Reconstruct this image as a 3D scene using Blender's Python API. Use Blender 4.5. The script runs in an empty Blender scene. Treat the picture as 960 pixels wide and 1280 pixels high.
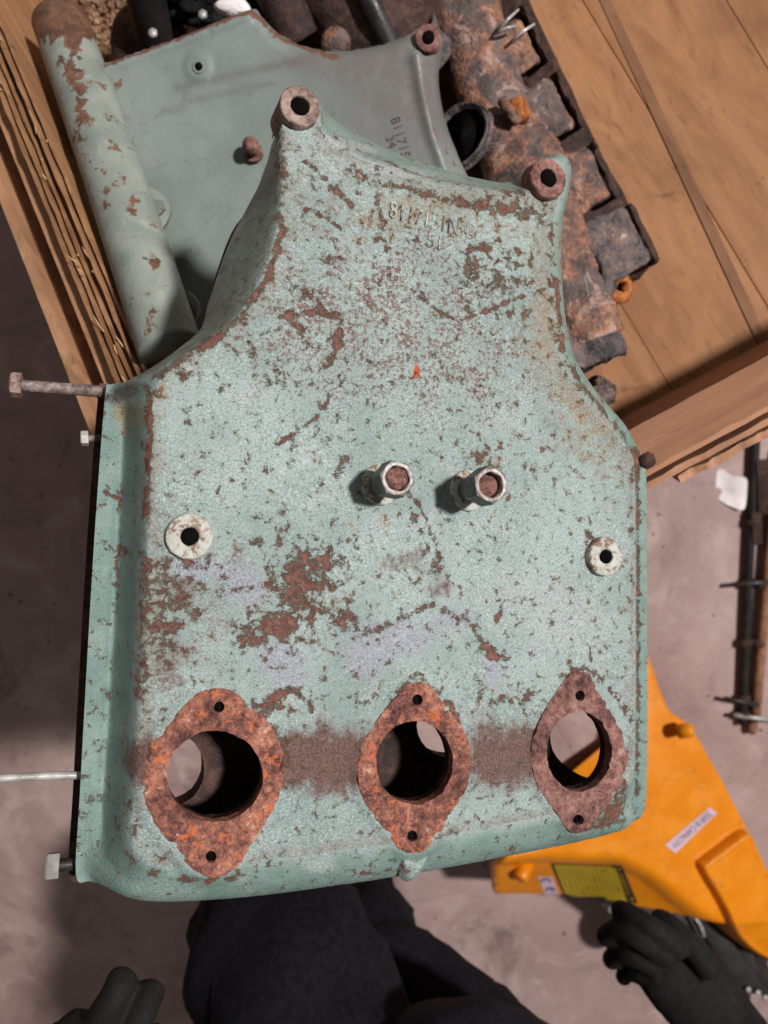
import bpy, bmesh, math, random
import numpy as np
from mathutils import Vector, Matrix, noise as mnoise
from mathutils.geometry import delaunay_2d_cdt

random.seed(7); RNG = np.random.default_rng(7)
SC = bpy.context.scene
COL = SC.collection

# ------------------------------------------------------------------ camera
FPX = 962.0; PITCH = math.radians(16); H = 1.30
CAM_POS = np.array([0.0, 0.0, H])
CR = np.array([1.0, 0, 0]); CU = np.array([0, math.cos(PITCH), -math.sin(PITCH)]); CF = np.array([0, -math.sin(PITCH), -math.cos(PITCH)])
cam = bpy.data.cameras.new('camera'); cam_o = bpy.data.objects.new('camera', cam); COL.objects.link(cam_o)
cam_o.location = (0, 0, H); cam_o.rotation_euler = (-PITCH, 0, 0)
cam.sensor_fit = 'VERTICAL'; cam.sensor_height = 36.0; cam.lens = 36.0 * FPX / 1280
cam.clip_start = 0.01; cam.clip_end = 100
cam.dof.use_dof = True; cam.dof.focus_distance = 0.41; cam.dof.aperture_fstop = 9.0
SC.camera = cam_o
# ------------------------------------------------------------------ world and lamps (workshop lamp high up to the right, plus an added fill lamp)
w = bpy.data.worlds.new('World'); SC.world = w; w.use_nodes = True
w.node_tree.nodes['Background'].inputs[0].default_value = (1.0, 0.93, 0.88, 1)
w.node_tree.nodes['Background'].inputs[1].default_value = 0.095
def area_lamp(name, direction, dist, size, power, target, color=(1, .985, .97)):
    d = np.array(direction, float); d /= np.linalg.norm(d)
    l = bpy.data.lights.new(name, 'AREA'); l.shape = 'RECTANGLE'; l.size = size[0]; l.size_y = size[1]; l.energy = power; l.color = color
    o = bpy.data.objects.new(name, l); COL.objects.link(o)
    o.location = Vector(np.array(target) + d * dist)
    o.rotation_euler = Vector(d).to_track_quat('Z', 'Y').to_euler()
    return o
def cdir(x, y, z): return x * CR + y * CU - z * CF      # camera space (x right, y up, z back) to world
PANEL_C = CAM_POS + CF * 0.41
area_lamp('workshop_or_fill_lamp', cdir(.55, .16, .82), 5.0, (.36, .36), 328, PANEL_C)
area_lamp('workshop_or_fill_lamp', cdir(-.15, .9, .9), 4.5, (1.4, .5), 9, PANEL_C, (1, .95, .90))  # added fill lamp without a known source, lifts the dark side
SC.view_settings.view_transform = 'Standard'; SC.view_settings.look = 'None'; SC.view_settings.exposure = 0; SC.view_settings.gamma = 1
try:
    SC.cycles.use_denoising = True; SC.cycles.max_bounces = 6
except Exception: pass

# ------------------------------------------------------------------ pixel helpers (960x1280 photograph) -> points in the place
def ray(px, py): return (px - 480) / FPX * CR + (640 - py) / FPX * CU + CF
def P(px, py, d): return CAM_POS + ray(px, py) * d
def Pz(px, py, z):
    r = ray(px, py); return CAM_POS + r * ((z - H) / r[2])
def proj(W):
    v = np.asarray(W, float) - CAM_POS; d = v @ CF
    return 480 + FPX * (v @ CR) / d, 640 - FPX * (v @ CU) / d, d

class Frame:
    """a plane in the place with its own x, y, height axes"""
    def __init__(s, origin, normal):
        s.o = np.asarray(origin, float); n = np.asarray(normal, float); s.n = n / np.linalg.norm(n)
        x = CR - s.n * (CR @ s.n); s.x = x / np.linalg.norm(x); s.y = np.cross(s.n, s.x)
        s.M = Matrix([[*[float(a) for a in (s.x[i], s.y[i], s.n[i], s.o[i])]] for i in range(3)] + [[0, 0, 0, 1]])
    def loc(s, px, py, h=0.0):
        r = ray(px, py); t = ((s.o + s.n * h - CAM_POS) @ s.n) / (r @ s.n)
        W = CAM_POS + r * t - s.o
        return np.array([W @ s.x, W @ s.y])
    def locs(s, pts, h=0.0):
        return np.array([s.loc(p[0], p[1], p[2] if len(p) > 2 and h is None else (h or 0)) for p in pts])
    def world(s, v):
        v = np.asarray(v, float).reshape(-1, 3)
        return s.o + v[:, :1] * s.x + v[:, 1:2] * s.y + v[:, 2:3] * s.n
    def to_px(s, xy, h=0.0):
        xy = np.asarray(xy); W = s.world(np.c_[xy, np.full(len(xy), h)]) - CAM_POS
        d = W @ CF; return np.c_[480 + FPX * (W @ CR) / d, 640 - FPX * (W @ CU) / d]
    def pxscale(s, px, py, h=0):                       # metres per pixel across (vertical direction)
        return np.linalg.norm(s.loc(px, py + 1, h) - s.loc(px, py, h))

# ------------------------------------------------------------------ object helpers
WM = {}
def props(o, label=None, cat=None, group=None, kind=None):
    if label: o['label'] = label
    if cat: o['category'] = cat
    if group: o['group'] = group
    if kind: o['kind'] = kind
    return o
def empty(name, label, cat, loc=None, M=None, group=None):
    o = bpy.data.objects.new(name, None); COL.objects.link(o); o.empty_display_size = .02
    m = M if M is not None else Matrix.Translation(Vector([float(c) for c in loc]))
    o.matrix_world = m; WM[o.name] = m.copy()
    return props(o, label, cat, group)
def link_mesh(name, me, mat, parent=None, space='world', smooth=True):
    """me holds world coordinates (space='world') or the parent's own coordinates (space='local')"""
    o = bpy.data.objects.new(name, me); COL.objects.link(o)
    if mat is not None and len(me.materials) == 0: me.materials.append(mat)
    if smooth and len(me.polygons): me.polygons.foreach_set('use_smooth', [True] * len(me.polygons))
    if parent is not None:
        m = WM[parent.name]
        if space == 'world': me.transform(m.inverted())
        o.parent = parent; WM[o.name] = m
    else: WM[o.name] = Matrix.Identity(4)
    return o
def mesh_from(v, f, name='m'):
    me = bpy.data.meshes.new(name); me.from_pydata([tuple(float(c) for c in p) for p in v], [], [tuple(int(i) for i in q) for q in f]); me.update(); return me
def part(name, v, f, mat, parent=None, space='world', smooth=True):
    return link_mesh(name, mesh_from(v, f, name), mat, parent, space, smooth)
def sharpen(o, ang=35):
    me = o.data
    try: me.set_sharp_from_angle(angle=math.radians(ang))
    except Exception: pass
    return o

# ------------------------------------------------------------------ geometry helpers
def catmull(pts, n=6, closed=True):
    pts = np.asarray(pts, float); N = len(pts); out = []
    rng = range(N) if closed else range(N - 1)
    for i in rng:
        if closed: p0, p1, p2, p3 = pts[(i - 1) % N], pts[i], pts[(i + 1) % N], pts[(i + 2) % N]
        else: p0, p1, p2, p3 = pts[max(i - 1, 0)], pts[i], pts[i + 1], pts[min(i + 2, N - 1)]
        for k in range(n):
            t = k / n
            out.append(.5 * ((2 * p1) + (-p0 + p2) * t + (2 * p0 - 5 * p1 + 4 * p2 - p3) * t * t + (-p0 + 3 * p1 - 3 * p2 + p3) * t ** 3))
    if not closed: out.append(pts[-1])
    return np.array(out)
def resample(pts, step):
    pts = np.asarray(pts, float); q = np.vstack([pts, pts[:1]])
    L = np.r_[0, np.cumsum(np.linalg.norm(np.diff(q[:, :2], axis=0), axis=1))]
    n = max(8, int(L[-1] / step)); s = np.linspace(0, L[-1], n, endpoint=False)
    return np.c_[tuple(np.interp(s, L, q[:, k]) for k in range(q.shape[1]))]
def inside(poly, p):
    poly = np.asarray(poly)[:, :2]; x, y = p[:, 0], p[:, 1]; r = np.zeros(len(p), bool); n = len(poly)
    for i in range(n):
        x1, y1 = poly[i]; x2, y2 = poly[(i + 1) % n]
        if y1 == y2: continue
        c = ((y1 > y) != (y2 > y)); r ^= c & (x < (x2 - x1) * (y - y1) / (y2 - y1) + x1)
    return r
def dist_poly(poly, p, closed=True, vals=None):
    """distance of points to a polyline; with vals also the value interpolated at the nearest place"""
    poly = np.asarray(poly, float); best = np.full(len(p), 1e9); bv = np.zeros(len(p)) if vals is not None else None
    n = len(poly)
    for i in range(n if closed else n - 1):
        a, b = poly[i][:2], poly[(i + 1) % n][:2]; ab = b - a; L = ab @ ab
        t = np.clip(((p - a) @ ab) / max(L, 1e-14), 0, 1)
        d = np.hypot(p[:, 0] - a[0] - t * ab[0], p[:, 1] - a[1] - t * ab[1])
        m = d < best; best[m] = d[m]
        if vals is not None: bv[m] = (vals[i] * (1 - t) + vals[(i + 1) % n] * t)[m]
    if vals is not None:
        acc = np.zeros(len(p)); wt = np.zeros(len(p))
        for i in range(n):
            w_ = 1 / ((p[:, 0] - poly[i][0]) ** 2 + (p[:, 1] - poly[i][1]) ** 2 + 4e-6) ** 2; acc += w_ * vals[i]; wt += w_
        bv = acc / wt
    return (best, bv) if vals is not None else best
def ellipse(cx, cy, rx, ry, n=40, rough=0):
    a = np.linspace(0, 2 * math.pi, n, endpoint=False)
    k = 1 + rough * RNG.standard_normal(n)
    return np.c_[cx + rx * k * np.cos(a), cy + ry * k * np.sin(a)]
def sheet(outer, holes, res, zf, skirt_h, jitter=.25):
    """triangulated surface with exact outline and holes, height zf(xy), skirts down to skirt_h on every rim"""
    outer = resample(outer, res)[:, :2]; holes = [resample(h, res)[:, :2] for h in holes]
    x0, y0 = outer.min(0); x1, y1 = outer.max(0)
    gx, gy = np.meshgrid(np.arange(x0, x1, res), np.arange(y0, y1, res * .866)); gx = gx + (np.arange(gx.shape[0]) % 2)[:, None] * res * .5
    g = np.c_[gx.ravel(), gy.ravel()] + RNG.uniform(-jitter, jitter, (gx.size, 2)) * res
    k = inside(outer, g) & (dist_poly(outer, g) > .55 * res)
    for h in holes: k &= ~inside(h, g) & (dist_poly(h, g) > .55 * res)
    g = g[k]
    vs = [outer] + holes; E = []; base = 0
    for l in vs:
        n = len(l); E += [(base + i, base + (i + 1) % n) for i in range(n)]; base += n
    allp = np.vstack(vs + [g])
    r = delaunay_2d_cdt([Vector((float(a), float(b))) for a, b in allp], E, [], 0, 1e-7)
    V = np.array([tuple(v) for v in r[0]]); T = np.array([f for f in r[2] if len(f) == 3])
    c = V[T].mean(1); keep = inside(outer, c)
    for h in holes: keep &= ~inside(h, c)
    T = T[keep]
    a = V[T]; area = (a[:, 1, 0] - a[:, 0, 0]) * (a[:, 2, 1] - a[:, 0, 1]) - (a[:, 1, 1] - a[:, 0, 1]) * (a[:, 2, 0] - a[:, 0, 0])
    T[area < 0] = T[area < 0][:, ::-1]
    z = zf(V)
    e = np.vstack([T[:, [0, 1]], T[:, [1, 2]], T[:, [2, 0]]])
    S = set(map(tuple, e.tolist())); bd = [(i, j) for i, j in S if (j, i) not in S]
    verts = np.c_[V, z]; idx = {}; top = {}; add = []; faces = T.tolist()
    if skirt_h is not None:
        for i, j in bd:
            for q in (i, j):
                if q not in idx:
                    top[q] = len(V) + len(add); add.append((V[q][0], V[q][1], z[q]))
                    idx[q] = len(V) + len(add); sh = skirt_h if not callable(skirt_h) else skirt_h(V[q], z[q]); add.append((V[q][0], V[q][1], min(sh, z[q])))
            faces.append((top[j], top[i], idx[i], idx[j]))
        if add: verts = np.vstack([verts, np.array(add)])
    return verts, faces
def nz(p, scale, seed=0.0, oct=3):
    p = np.asarray(p)
    if p.shape[1] == 2: return np.array([mnoise.fractal(Vector((a * scale + seed, b * scale - seed, seed)), 1.0, 2.0, oct) for a, b in p])
    return np.array([mnoise.fractal(Vector((a * scale + seed, b * scale - seed, c * scale + seed)), 1.0, 2.0, oct) for a, b, c in p])
def basis(ax):
    ax = np.asarray(ax, float); ax = ax / np.linalg.norm(ax)
    t = np.array([0, 0, 1.0]) if abs(ax[2]) < .9 else np.array([1.0, 0, 0])
    x = np.cross(t, ax); x /= np.linalg.norm(x); return x, np.cross(ax, x), ax
def lathe(prof, c, ax, n=32, rot=0):
    """profile of (radius, height) swept about an axis; flat-sided when n is 6"""
    x, y, a = basis(ax); c = np.asarray(c, float); V = []; F_ = []
    for r, h in prof:
        for k in range(n):
            t = 2 * math.pi * k / n + rot; V.append(c + a * h + r * (math.cos(t) * x + math.sin(t) * y))
    for i in range(len(prof) - 1):
        for k in range(n):
            F_.append((i * n + k, i * n + (k + 1) % n, (i + 1) * n + (k + 1) % n, (i + 1) * n + k))
    for i, r in ((0, prof[0][0]), (len(prof) - 1, prof[-1][0])):
        if r > 1e-6:
            q = [i * n + k for k in range(n)]; F_.append(q[::-1] if i == 0 else q)
    return np.array(V), F_
def tube(path, radii, n=16, rough=0, rs=40, cap=True, squash=1.0, seed=0.0, updir=None):
    path = np.asarray(path, float); m = len(path); radii = np.broadcast_to(np.asarray(radii, float), (m,)); V = []; F_ = []
    pu = None
    for i in range(m):
        t = path[min(i + 1, m - 1)] - path[max(i - 1, 0)]; t = t / np.linalg.norm(t)
        if pu is None:
            u = np.asarray(updir, float) if updir is not None else basis(t)[0]
        else: u = pu
        u = u - t * (u @ t); u /= np.linalg.norm(u); pu = u; v = np.cross(t, u)
        for k in range(n):
            a = 2 * math.pi * k / n; V.append(path[i] + radii[i] * (math.cos(a) * u * squash + math.sin(a) * v))
    V = np.array(V)
    if rough:
        c = np.repeat(path, n, axis=0); d = V - c; V = c + d * (1 + rough * nz(V, rs, seed))[:, None]
    for i in range(m - 1):
        for k in range(n): F_.append((i * n + k, i * n + (k + 1) % n, (i + 1) * n + (k + 1) % n, (i + 1) * n + k))
    if cap: F_.append(tuple(range(n))[::-1]); F_.append(tuple(range((m - 1) * n, m * n)))
    return V, F_
def densify(path, k=8): return catmull(np.asarray(path, float), k, False)
def merge(*vf):
    V = []; F_ = []; b = 0
    for v, f in vf:
        V.append(np.asarray(v)); F_ += [tuple(i + b for i in q) for q in f]; b += len(v)
    return np.vstack(V), F_
def hexa(q):                                           # eight corners: four below, four above
    return np.array(q), [(0, 3, 2, 1), (4, 5, 6, 7), (0, 1, 5, 4), (1, 2, 6, 5), (2, 3, 7, 6), (3, 0, 4, 7)]
def bevel(o, width=.002, seg=2):
    bm = bmesh.new(); bm.from_mesh(o.data)
    bmesh.ops.bevel(bm, geom=[e for e in bm.edges], offset=width, segments=seg, affect='EDGES', profile=.6)
    bm.to_mesh(o.data); bm.free(); o.data.polygons.foreach_set('use_smooth', [True] * len(o.data.polygons)); return sharpen(o, 40)
def skin(points, edges, radii, root=0, sub=2):
    me = bpy.data.meshes.new('skin'); me.from_pydata([tuple(map(float, p)) for p in points], edges, [])
    o = bpy.data.objects.new('skin', me); COL.objects.link(o)
    o.modifiers.new('s', 'SKIN')
    if not me.skin_vertices: me.skin_vertices.new()
    for i, r in enumerate(radii):
        sv = me.skin_vertices[0].data[i]; sv.radius = (r, r) if not isinstance(r, tuple) else r; sv.use_root = (i == root)
    ss = o.modifiers.new('d', 'SUBSURF'); ss.levels = sub; ss.render_levels = sub
    dg = bpy.context.evaluated_depsgraph_get(); ev = o.evaluated_get(dg)
    out = bpy.data.meshes.new_from_object(ev); bpy.data.objects.remove(o); bpy.data.meshes.remove(me)
    return out
def text_mesh(s, size, depth):
    cu = bpy.data.curves.new('t', 'FONT'); cu.body = s; cu.size = size; cu.extrude = depth; cu.align_x = 'CENTER'; cu.align_y = 'CENTER'; cu.resolution_u = 3
    o = bpy.data.objects.new('t', cu); COL.objects.link(o)
    me = bpy.data.meshes.new_from_object(o.evaluated_get(bpy.context.evaluated_depsgraph_get())); bpy.data.objects.remove(o); bpy.data.curves.remove(cu)
    return me
def text_part(name, s, size, depth, fr, px, py, h, dirpx, mat, parent, squeeze=1.0, bold=0):
    """lettering lying on a frame; dirpx = reading direction in photo pixels"""
    a = fr.loc(px, py, h); b = fr.loc(px + dirpx[0], py + dirpx[1], h); ang = math.atan2(*(b - a)[::-1])
    me = text_mesh(s, size, depth)
    me.transform(Matrix.Translation((float(a[0]), float(a[1]), h)) @ Matrix.Rotation(ang, 4, 'Z') @ Matrix.Diagonal((squeeze, 1, 1, 1)))
    me.transform(fr.M)
    return link_mesh(name, me, mat, parent, 'world', smooth=False)

# ------------------------------------------------------------------ materials
class NT:
    def __init__(s, name):
        s.m = bpy.data.materials.new(name); s.m.use_nodes = True; s.t = s.m.node_tree; s.t.nodes.clear()
        s.out = s.t.nodes.new('ShaderNodeOutputMaterial'); s.b = s.t.nodes.new('ShaderNodeBsdfPrincipled'); s.t.links.new(s.b.outputs[0], s.out.inputs[0])
        s.co = s.t.nodes.new('ShaderNodeTexCoord').outputs['Object']
    def _in(s, sock, v):
        if isinstance(v, bpy.types.NodeSocket): s.t.links.new(v, sock)
        elif v is not None:
            if hasattr(sock.default_value, '__len__') and not hasattr(v, '__len__'): v = (v,) * len(sock.default_value)
            if hasattr(sock.default_value, '__len__') and len(v) == 3 and len(sock.default_value) == 4: v = (*v, 1)
            sock.default_value = v
    def noise(s, scale, detail=3, rough=.55, dist=0, co=None, color=False):
        n = s.t.nodes.new('ShaderNodeTexNoise'); n.inputs['Scale'].default_value = scale; n.inputs['Detail'].default_value = detail; n.inputs['Roughness'].default_value = rough; n.inputs['Distortion'].default_value = dist
        s.t.links.new(co or s.co, n.inputs['Vector']); return n.outputs['Color' if color else 'Fac']
    def voro(s, scale, feature='F1', out='Distance', co=None, rand=1):
        n = s.t.nodes.new('ShaderNodeTexVoronoi'); n.feature = feature; n.inputs['Scale'].default_value = scale; n.inputs['Randomness'].default_value = rand
        s.t.links.new(co or s.co, n.inputs['Vector']); return n.outputs[out]
    def mapping(s, scale=(1, 1, 1), rot=(0, 0, 0), loc=(0, 0, 0), co=None):
        n = s.t.nodes.new('ShaderNodeMapping'); n.inputs['Scale'].default_value = scale; n.inputs['Rotation'].default_value = rot; n.inputs['Location'].default_value = loc
        s.t.links.new(co or s.co, n.inputs[0]); return n.outputs[0]
    def math(s, op, a, b=None, c=None, clamp=False):
        n = s.t.nodes.new('ShaderNodeMath'); n.operation = op; n.use_clamp = clamp
        for i, v in enumerate((a, b, c)):
            if v is not None: s._in(n.inputs[i], v)
        return n.outputs[0]
    def step(s, v, lo, hi, a=0.0, b=1.0):
        n = s.t.nodes.new('ShaderNodeMapRange'); n.interpolation_type = 'SMOOTHSTEP'
        s._in(n.inputs[0], v); n.inputs[1].default_value = lo; n.inputs[2].default_value = hi; n.inputs[3].default_value = a; n.inputs[4].default_value = b; return n.outputs[0]
    def mix(s, f, a, b, mode='MIX'):
        n = s.t.nodes.new('ShaderNodeMix'); n.data_type = 'RGBA'; n.blend_type = mode
        s._in(n.inputs[0], f); s._in(n.inputs[6], a); s._in(n.inputs[7], b); return n.outputs[2]
    def ramp(s, f, stops):
        n = s.t.nodes.new('ShaderNodeValToRGB'); s._in(n.inputs[0], f); e = n.color_ramp.elements
        while len(e) < len(stops): e.new(.5)
        for k, (p, c) in enumerate(stops): e[k].position = p; e[k].color = (*c, 1)
        return n.outputs[0]
    def attr(s, name):
        n = s.t.nodes.new('ShaderNodeAttribute'); n.attribute_name = name; return n.outputs['Fac']
    def rnd(s): return s.t.nodes.new('ShaderNodeObjectInfo').outputs['Random']
    def bump(s, h, strength=.5, dist=.001, base=None):
        n = s.t.nodes.new('ShaderNodeBump'); n.inputs['Strength'].default_value = strength; n.inputs['Distance'].default_value = dist
        s._in(n.inputs['Height'], h)
        if base is not None: s.t.links.new(base, n.inputs['Normal'])
        return n.outputs[0]
    def done(s, color=None, rough=None, normal=None, metal=None, spec=None, **kw):
        s._in(s.b.inputs['Base Color'], color); s._in(s.b.inputs['Roughness'], rough); s._in(s.b.inputs['Metallic'], metal); s._in(s.b.inputs['Specular IOR Level'], spec)
        if normal is not None: s.t.links.new(normal, s.b.inputs['Normal'])
        for k, v in kw.items(): s._in(s.b.inputs[k], v)
        return s.m
def rust_mat(name, stops, scale=160, bump=.9, dist=.0012, spec=.35, rough=.75, chip=None, patch=None):
    t = NT(name); n1 = t.noise(scale, 6, .65, .4); n2 = t.noise(scale * 4, 4, .6); n3 = t.noise(scale * .22, 3)
    f = t.math('ADD', t.math('MULTIPLY', n1, .55), t.math('ADD', t.math('MULTIPLY', n2, .25), t.math('MULTIPLY', n3, .45)))
    f = t.math('ADD', t.math('MULTIPLY', t.math('SUBTRACT', f, .62), 1.9), .5)
    f = t.math('ADD', .5, t.math('MULTIPLY', t.math('SUBTRACT', f, .5), 1.45)); c = t.ramp(f, stops)
    if patch: c = t.mix(t.step(t.noise(scale * .28, 4, .6, .5), .48, .58, 0, .9), c, t.ramp(n1, [(.3, tuple(x * .4 for x in patch)), (.7, tuple(x * 1.5 for x in patch))]))
    if chip: c = t.mix(t.step(t.noise(scale * .5, 5, .7, 1.0), .57, .63), c, chip)
    h = t.math('ADD', n1, t.math('MULTIPLY', n2, .6))
    return t.done(c, t.step(n2, .3, .7, rough - .15, rough + .12), t.bump(h, bump, dist), spec=spec)
def plain(name, col, rough=.6, metal=0, bump=0, scale=300, var=.25, spec=.5, dist=.0005):
    t = NT(name); n = t.noise(scale * .15, 5, .6); n2 = t.noise(scale, 3)
    c = t.mix(t.step(n, .35, .65), tuple(x * (1 - var) for x in col), tuple(min(1, x * (1 + var)) for x in col))
    return t.done(c, t.step(n2, .3, .7, rough - .1, rough + .1), t.bump(n2, bump, dist) if bump else None, metal=metal, spec=spec)

def paint_mat():
    t = NT('worn_mint_paint')
    big = t.noise(14, 4, .6); mid = t.noise(60, 5, .6); lowm = t.step(t.noise(22, 5, .7), .36, .62, .08, 1.0); fine = t.noise(820, 3, .75); grain = t.noise(1500, 2, .8); warp = t.noise(170, 6, .72, .3)
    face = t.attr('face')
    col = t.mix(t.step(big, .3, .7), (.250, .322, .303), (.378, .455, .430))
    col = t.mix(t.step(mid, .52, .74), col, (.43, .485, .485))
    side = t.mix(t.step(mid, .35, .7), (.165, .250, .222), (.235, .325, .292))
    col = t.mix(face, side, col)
    # sparkling cast texture: pale and dark grains
    col = t.mix(t.math('MULTIPLY', t.step(fine, .53, .64), t.math('MULTIPLY', lowm, t.math('ADD', .15, t.math('MULTIPLY', face, .50)))), col, (.70, .75, .725))
    col = t.mix(t.math('MULTIPLY', t.step(grain, .42, .28), t.math('MULTIPLY', lowm, t.math('ADD', .25, t.math('MULTIPLY', face, .55)))), col, (.085, .11, .098))
    col = t.mix(t.math('MULTIPLY', t.step(fine, .47, .36), t.math('MULTIPLY', face, .7)), col, (.15, .18, .17))
    # thin brown film of dirt, heavier towards the casting's worn edges and top
    film = t.step(t.math('ADD', t.attr('film'), t.math('ADD', t.math('MULTIPLY', t.math('SUBTRACT', mid, .5), 1.6), t.math('MULTIPLY', t.math('SUBTRACT', warp, .5), 1.6))), .25, .95)
    col = t.mix(t.math('MULTIPLY', film, .62), col, t.mix(t.step(fine, .4, .6), (.15, .115, .085), (.29, .25, .20)))
    # lilac bared patches
    pu = t.step(t.math('ADD', t.attr('lilac'), t.math('MULTIPLY', t.math('SUBTRACT', warp, .5), 1.6)), .30, .50)
    col = t.mix(t.math('MULTIPLY', pu, .7), col, t.mix(t.step(fine, .4, .6), (.26, .255, .31), (.41, .41, .47)))
    gr = t.step(t.math('ADD', t.attr('grey'), t.math('MULTIPLY', t.math('SUBTRACT', warp, .5), 1.4)), .26, .5)
    col = t.mix(t.math('MULTIPLY', gr, .65), col, t.mix(t.step(fine, .4, .6), (.30, .33, .33), (.52, .53, .53)))
    # tan stain
    tn = t.step(t.math('ADD', t.attr('tan'), t.math('MULTIPLY', t.math('SUBTRACT', warp, .5), 2.6)), .20, .62)
    col = t.mix(t.math('MULTIPLY', tn, .72), col, t.mix(t.step(fine, .4, .6), (.25, .165, .095), (.42, .32, .20)))
    # smooth brown stain (overspray of rust)
    streak = t.noise(150, 4, .65, .2, t.mapping((1, .22, 1)))
    br = t.step(t.math('ADD', t.math('ADD', t.attr('brown'), t.math('MULTIPLY', t.math('SUBTRACT', streak, .5), .75)), t.math('MULTIPLY', t.math('ADD', t.math('MULTIPLY', t.math('SUBTRACT', warp, .5), 1.5), t.math('MULTIPLY', t.math('SUBTRACT', mid, .5), 1.5)))), .22, .74)
    col = t.mix(t.math('MULTIPLY', br, .94), col, t.mix(t.step(fine, .38, .62), (.080, .031, .024), (.19, .086, .066)))
    # flaking rust
    rv = t.math('ADD', t.attr('rust'), t.math('ADD', t.math('MULTIPLY', t.math('SUBTRACT', warp, .5), 2.5), t.math('MULTIPLY', t.math('SUBTRACT', fine, .5), .8)))
    ru = t.step(rv, .31, .47)
    rc = t.ramp(t.noise(240, 5, .65), [(.3, (.085, .035, .027)), (.5, (.175, .066, .048)), (.7, (.30, .13, .085))])
    halo = t.math('MULTIPLY', t.step(rv, .14, .36), .55)
    col = t.mix(halo, col, (.36, .29, .18))
    col = t.mix(ru, col, rc)
    # pin-point rust speckle
    sp = t.attr('speck')
    sv = t.math('ADD', t.math('ADD', t.math('MULTIPLY', t.math('SUBTRACT', t.noise(430, 5, .8), .5), 2.2), t.math('MULTIPLY', t.math('SUBTRACT', mid, .5), .7)), t.math('MULTIPLY', t.math('SUBTRACT', sp, 1.0), .55))
    s1 = t.step(sv, .14, .24)
    col = t.mix(t.math('MULTIPLY', s1, .85), col, t.mix(t.step(mid, .4, .6), (.20, .11, .07), (.15, .06, .045)))
    og = t.step(t.math('ADD', t.attr('orange'), t.math('MULTIPLY', t.math('SUBTRACT', warp, .5), 1.5)), .45, .6)
    col = t.mix(og, col, (.48, .10, .035))
    wh = t.step(t.math('ADD', t.attr('white'), t.math('MULTIPLY', t.math('SUBTRACT', warp, .5), 2.4)), .35, .9)
    col = t.mix(t.math('MULTIPLY', wh, .6), col, (.66, .72, .70))
    sp2 = t.step(t.math('ADD', t.noise(210, 5, .78), t.math('MULTIPLY', t.math('SUBTRACT', big, .5), .25)), .715, .775)
    col = t.mix(t.math('MULTIPLY', t.math('MULTIPLY', sp2, face), .75), col, (.16, .10, .07))
    gm = t.step(t.math('ADD', t.attr('grime'), t.math('MULTIPLY', t.math('SUBTRACT', warp, .5), 1.0)), .2, .85)
    col = t.mix(t.math('MULTIPLY', gm, .85), col, t.mix(t.step(fine, .4, .62), (.055, .045, .035), (.17, .15, .12)))
    bad = t.math('MAXIMUM', ru, t.math('MAXIMUM', br, s1))
    rough = t.math('ADD', t.step(fine, .3, .7, .30, .50), t.math('MULTIPLY', bad, .22), clamp=True)
    lip = t.math('MULTIPLY', t.math('MULTIPLY', t.step(rv, .24, .33), t.math('SUBTRACT', 1.0, ru)), 1.1)
    hgt = t.math('SUBTRACT', t.math('ADD', lip, t.math('ADD', t.math('MULTIPLY', fine, .8), t.math('MULTIPLY', grain, .4))), t.math('MULTIPLY', ru, 1.3))
    n = t.bump(hgt, .8, .0011)
    n = t.bump(t.noise(90, 3), .25, .002, n)
    return t.done(col, rough, n, spec=.5)
def faded_green():
    t = NT('faded_grey_green_paint')
    big = t.noise(9, 4, .6, .6); mid = t.noise(45, 5, .65); fine = t.noise(400, 3)
    col = t.mix(t.step(big, .35, .65), (.185, .228, .205), (.245, .282, .258))
    col = t.mix(t.math('MULTIPLY', t.attr('grime'), t.step(mid, .2, .6, .5, 1.0)), col, (.15, .13, .125))
    col = t.mix(t.step(t.noise(22, 6, .72, 1.5), .54, .70, 0, .55), col, (.125, .11, .10)); col = t.mix(t.step(t.noise(170, 4, .75), .64, .72, 0, .6), col, (.13, .09, .07)); sc = t.noise(60, 4, .7, .4, t.mapping((1, .12, 1), (0, 0, 1.2))); col = t.mix(t.step(sc, .62, .70, 0, .35), col, (.34, .36, .345))
    rv = t.math('ADD', t.attr('rust'), t.math('MULTIPLY', t.math('SUBTRACT', t.noise(130, 6, .7), .5), 1.8))
    col = t.mix(t.step(rv, .42, .6), col, (.17, .082, .055))
    col = t.mix(t.step(fine, .66, .78, 0, .35), col, (.33, .37, .34))
    return t.done(col, t.step(mid, .3, .7, .42, .62), t.bump(t.math('ADD', fine, t.math('MULTIPLY', mid, 2)), .25, .0008), spec=.45)
def pipe_mat():
    t = NT('chipped_green_pipe_paint')
    big = t.noise(20, 4, .6, .5); mid = t.noise(70, 6, .7, .6); fine = t.noise(420, 3)
    col = t.mix(t.step(big, .35, .65), (.215, .25, .215), (.31, .335, .295))
    col = t.mix(t.step(mid, .57, .68, 0, .8), col, (.37, .385, .345))
    rv = t.math('ADD', t.attr('rust'), t.math('MULTIPLY', t.math('SUBTRACT', t.noise(75, 6, .7), .5), 2.0))
    col = t.mix(t.step(rv, .30, .40), col, t.mix(t.step(mid, .4, .6), (.10, .05, .035), (.21, .10, .06)))
    return t.done(col, t.step(fine, .3, .7, .38, .58), t.bump(t.math('ADD', mid, t.math('MULTIPLY', fine, .5)), .4, .0014), spec=.5)
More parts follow.
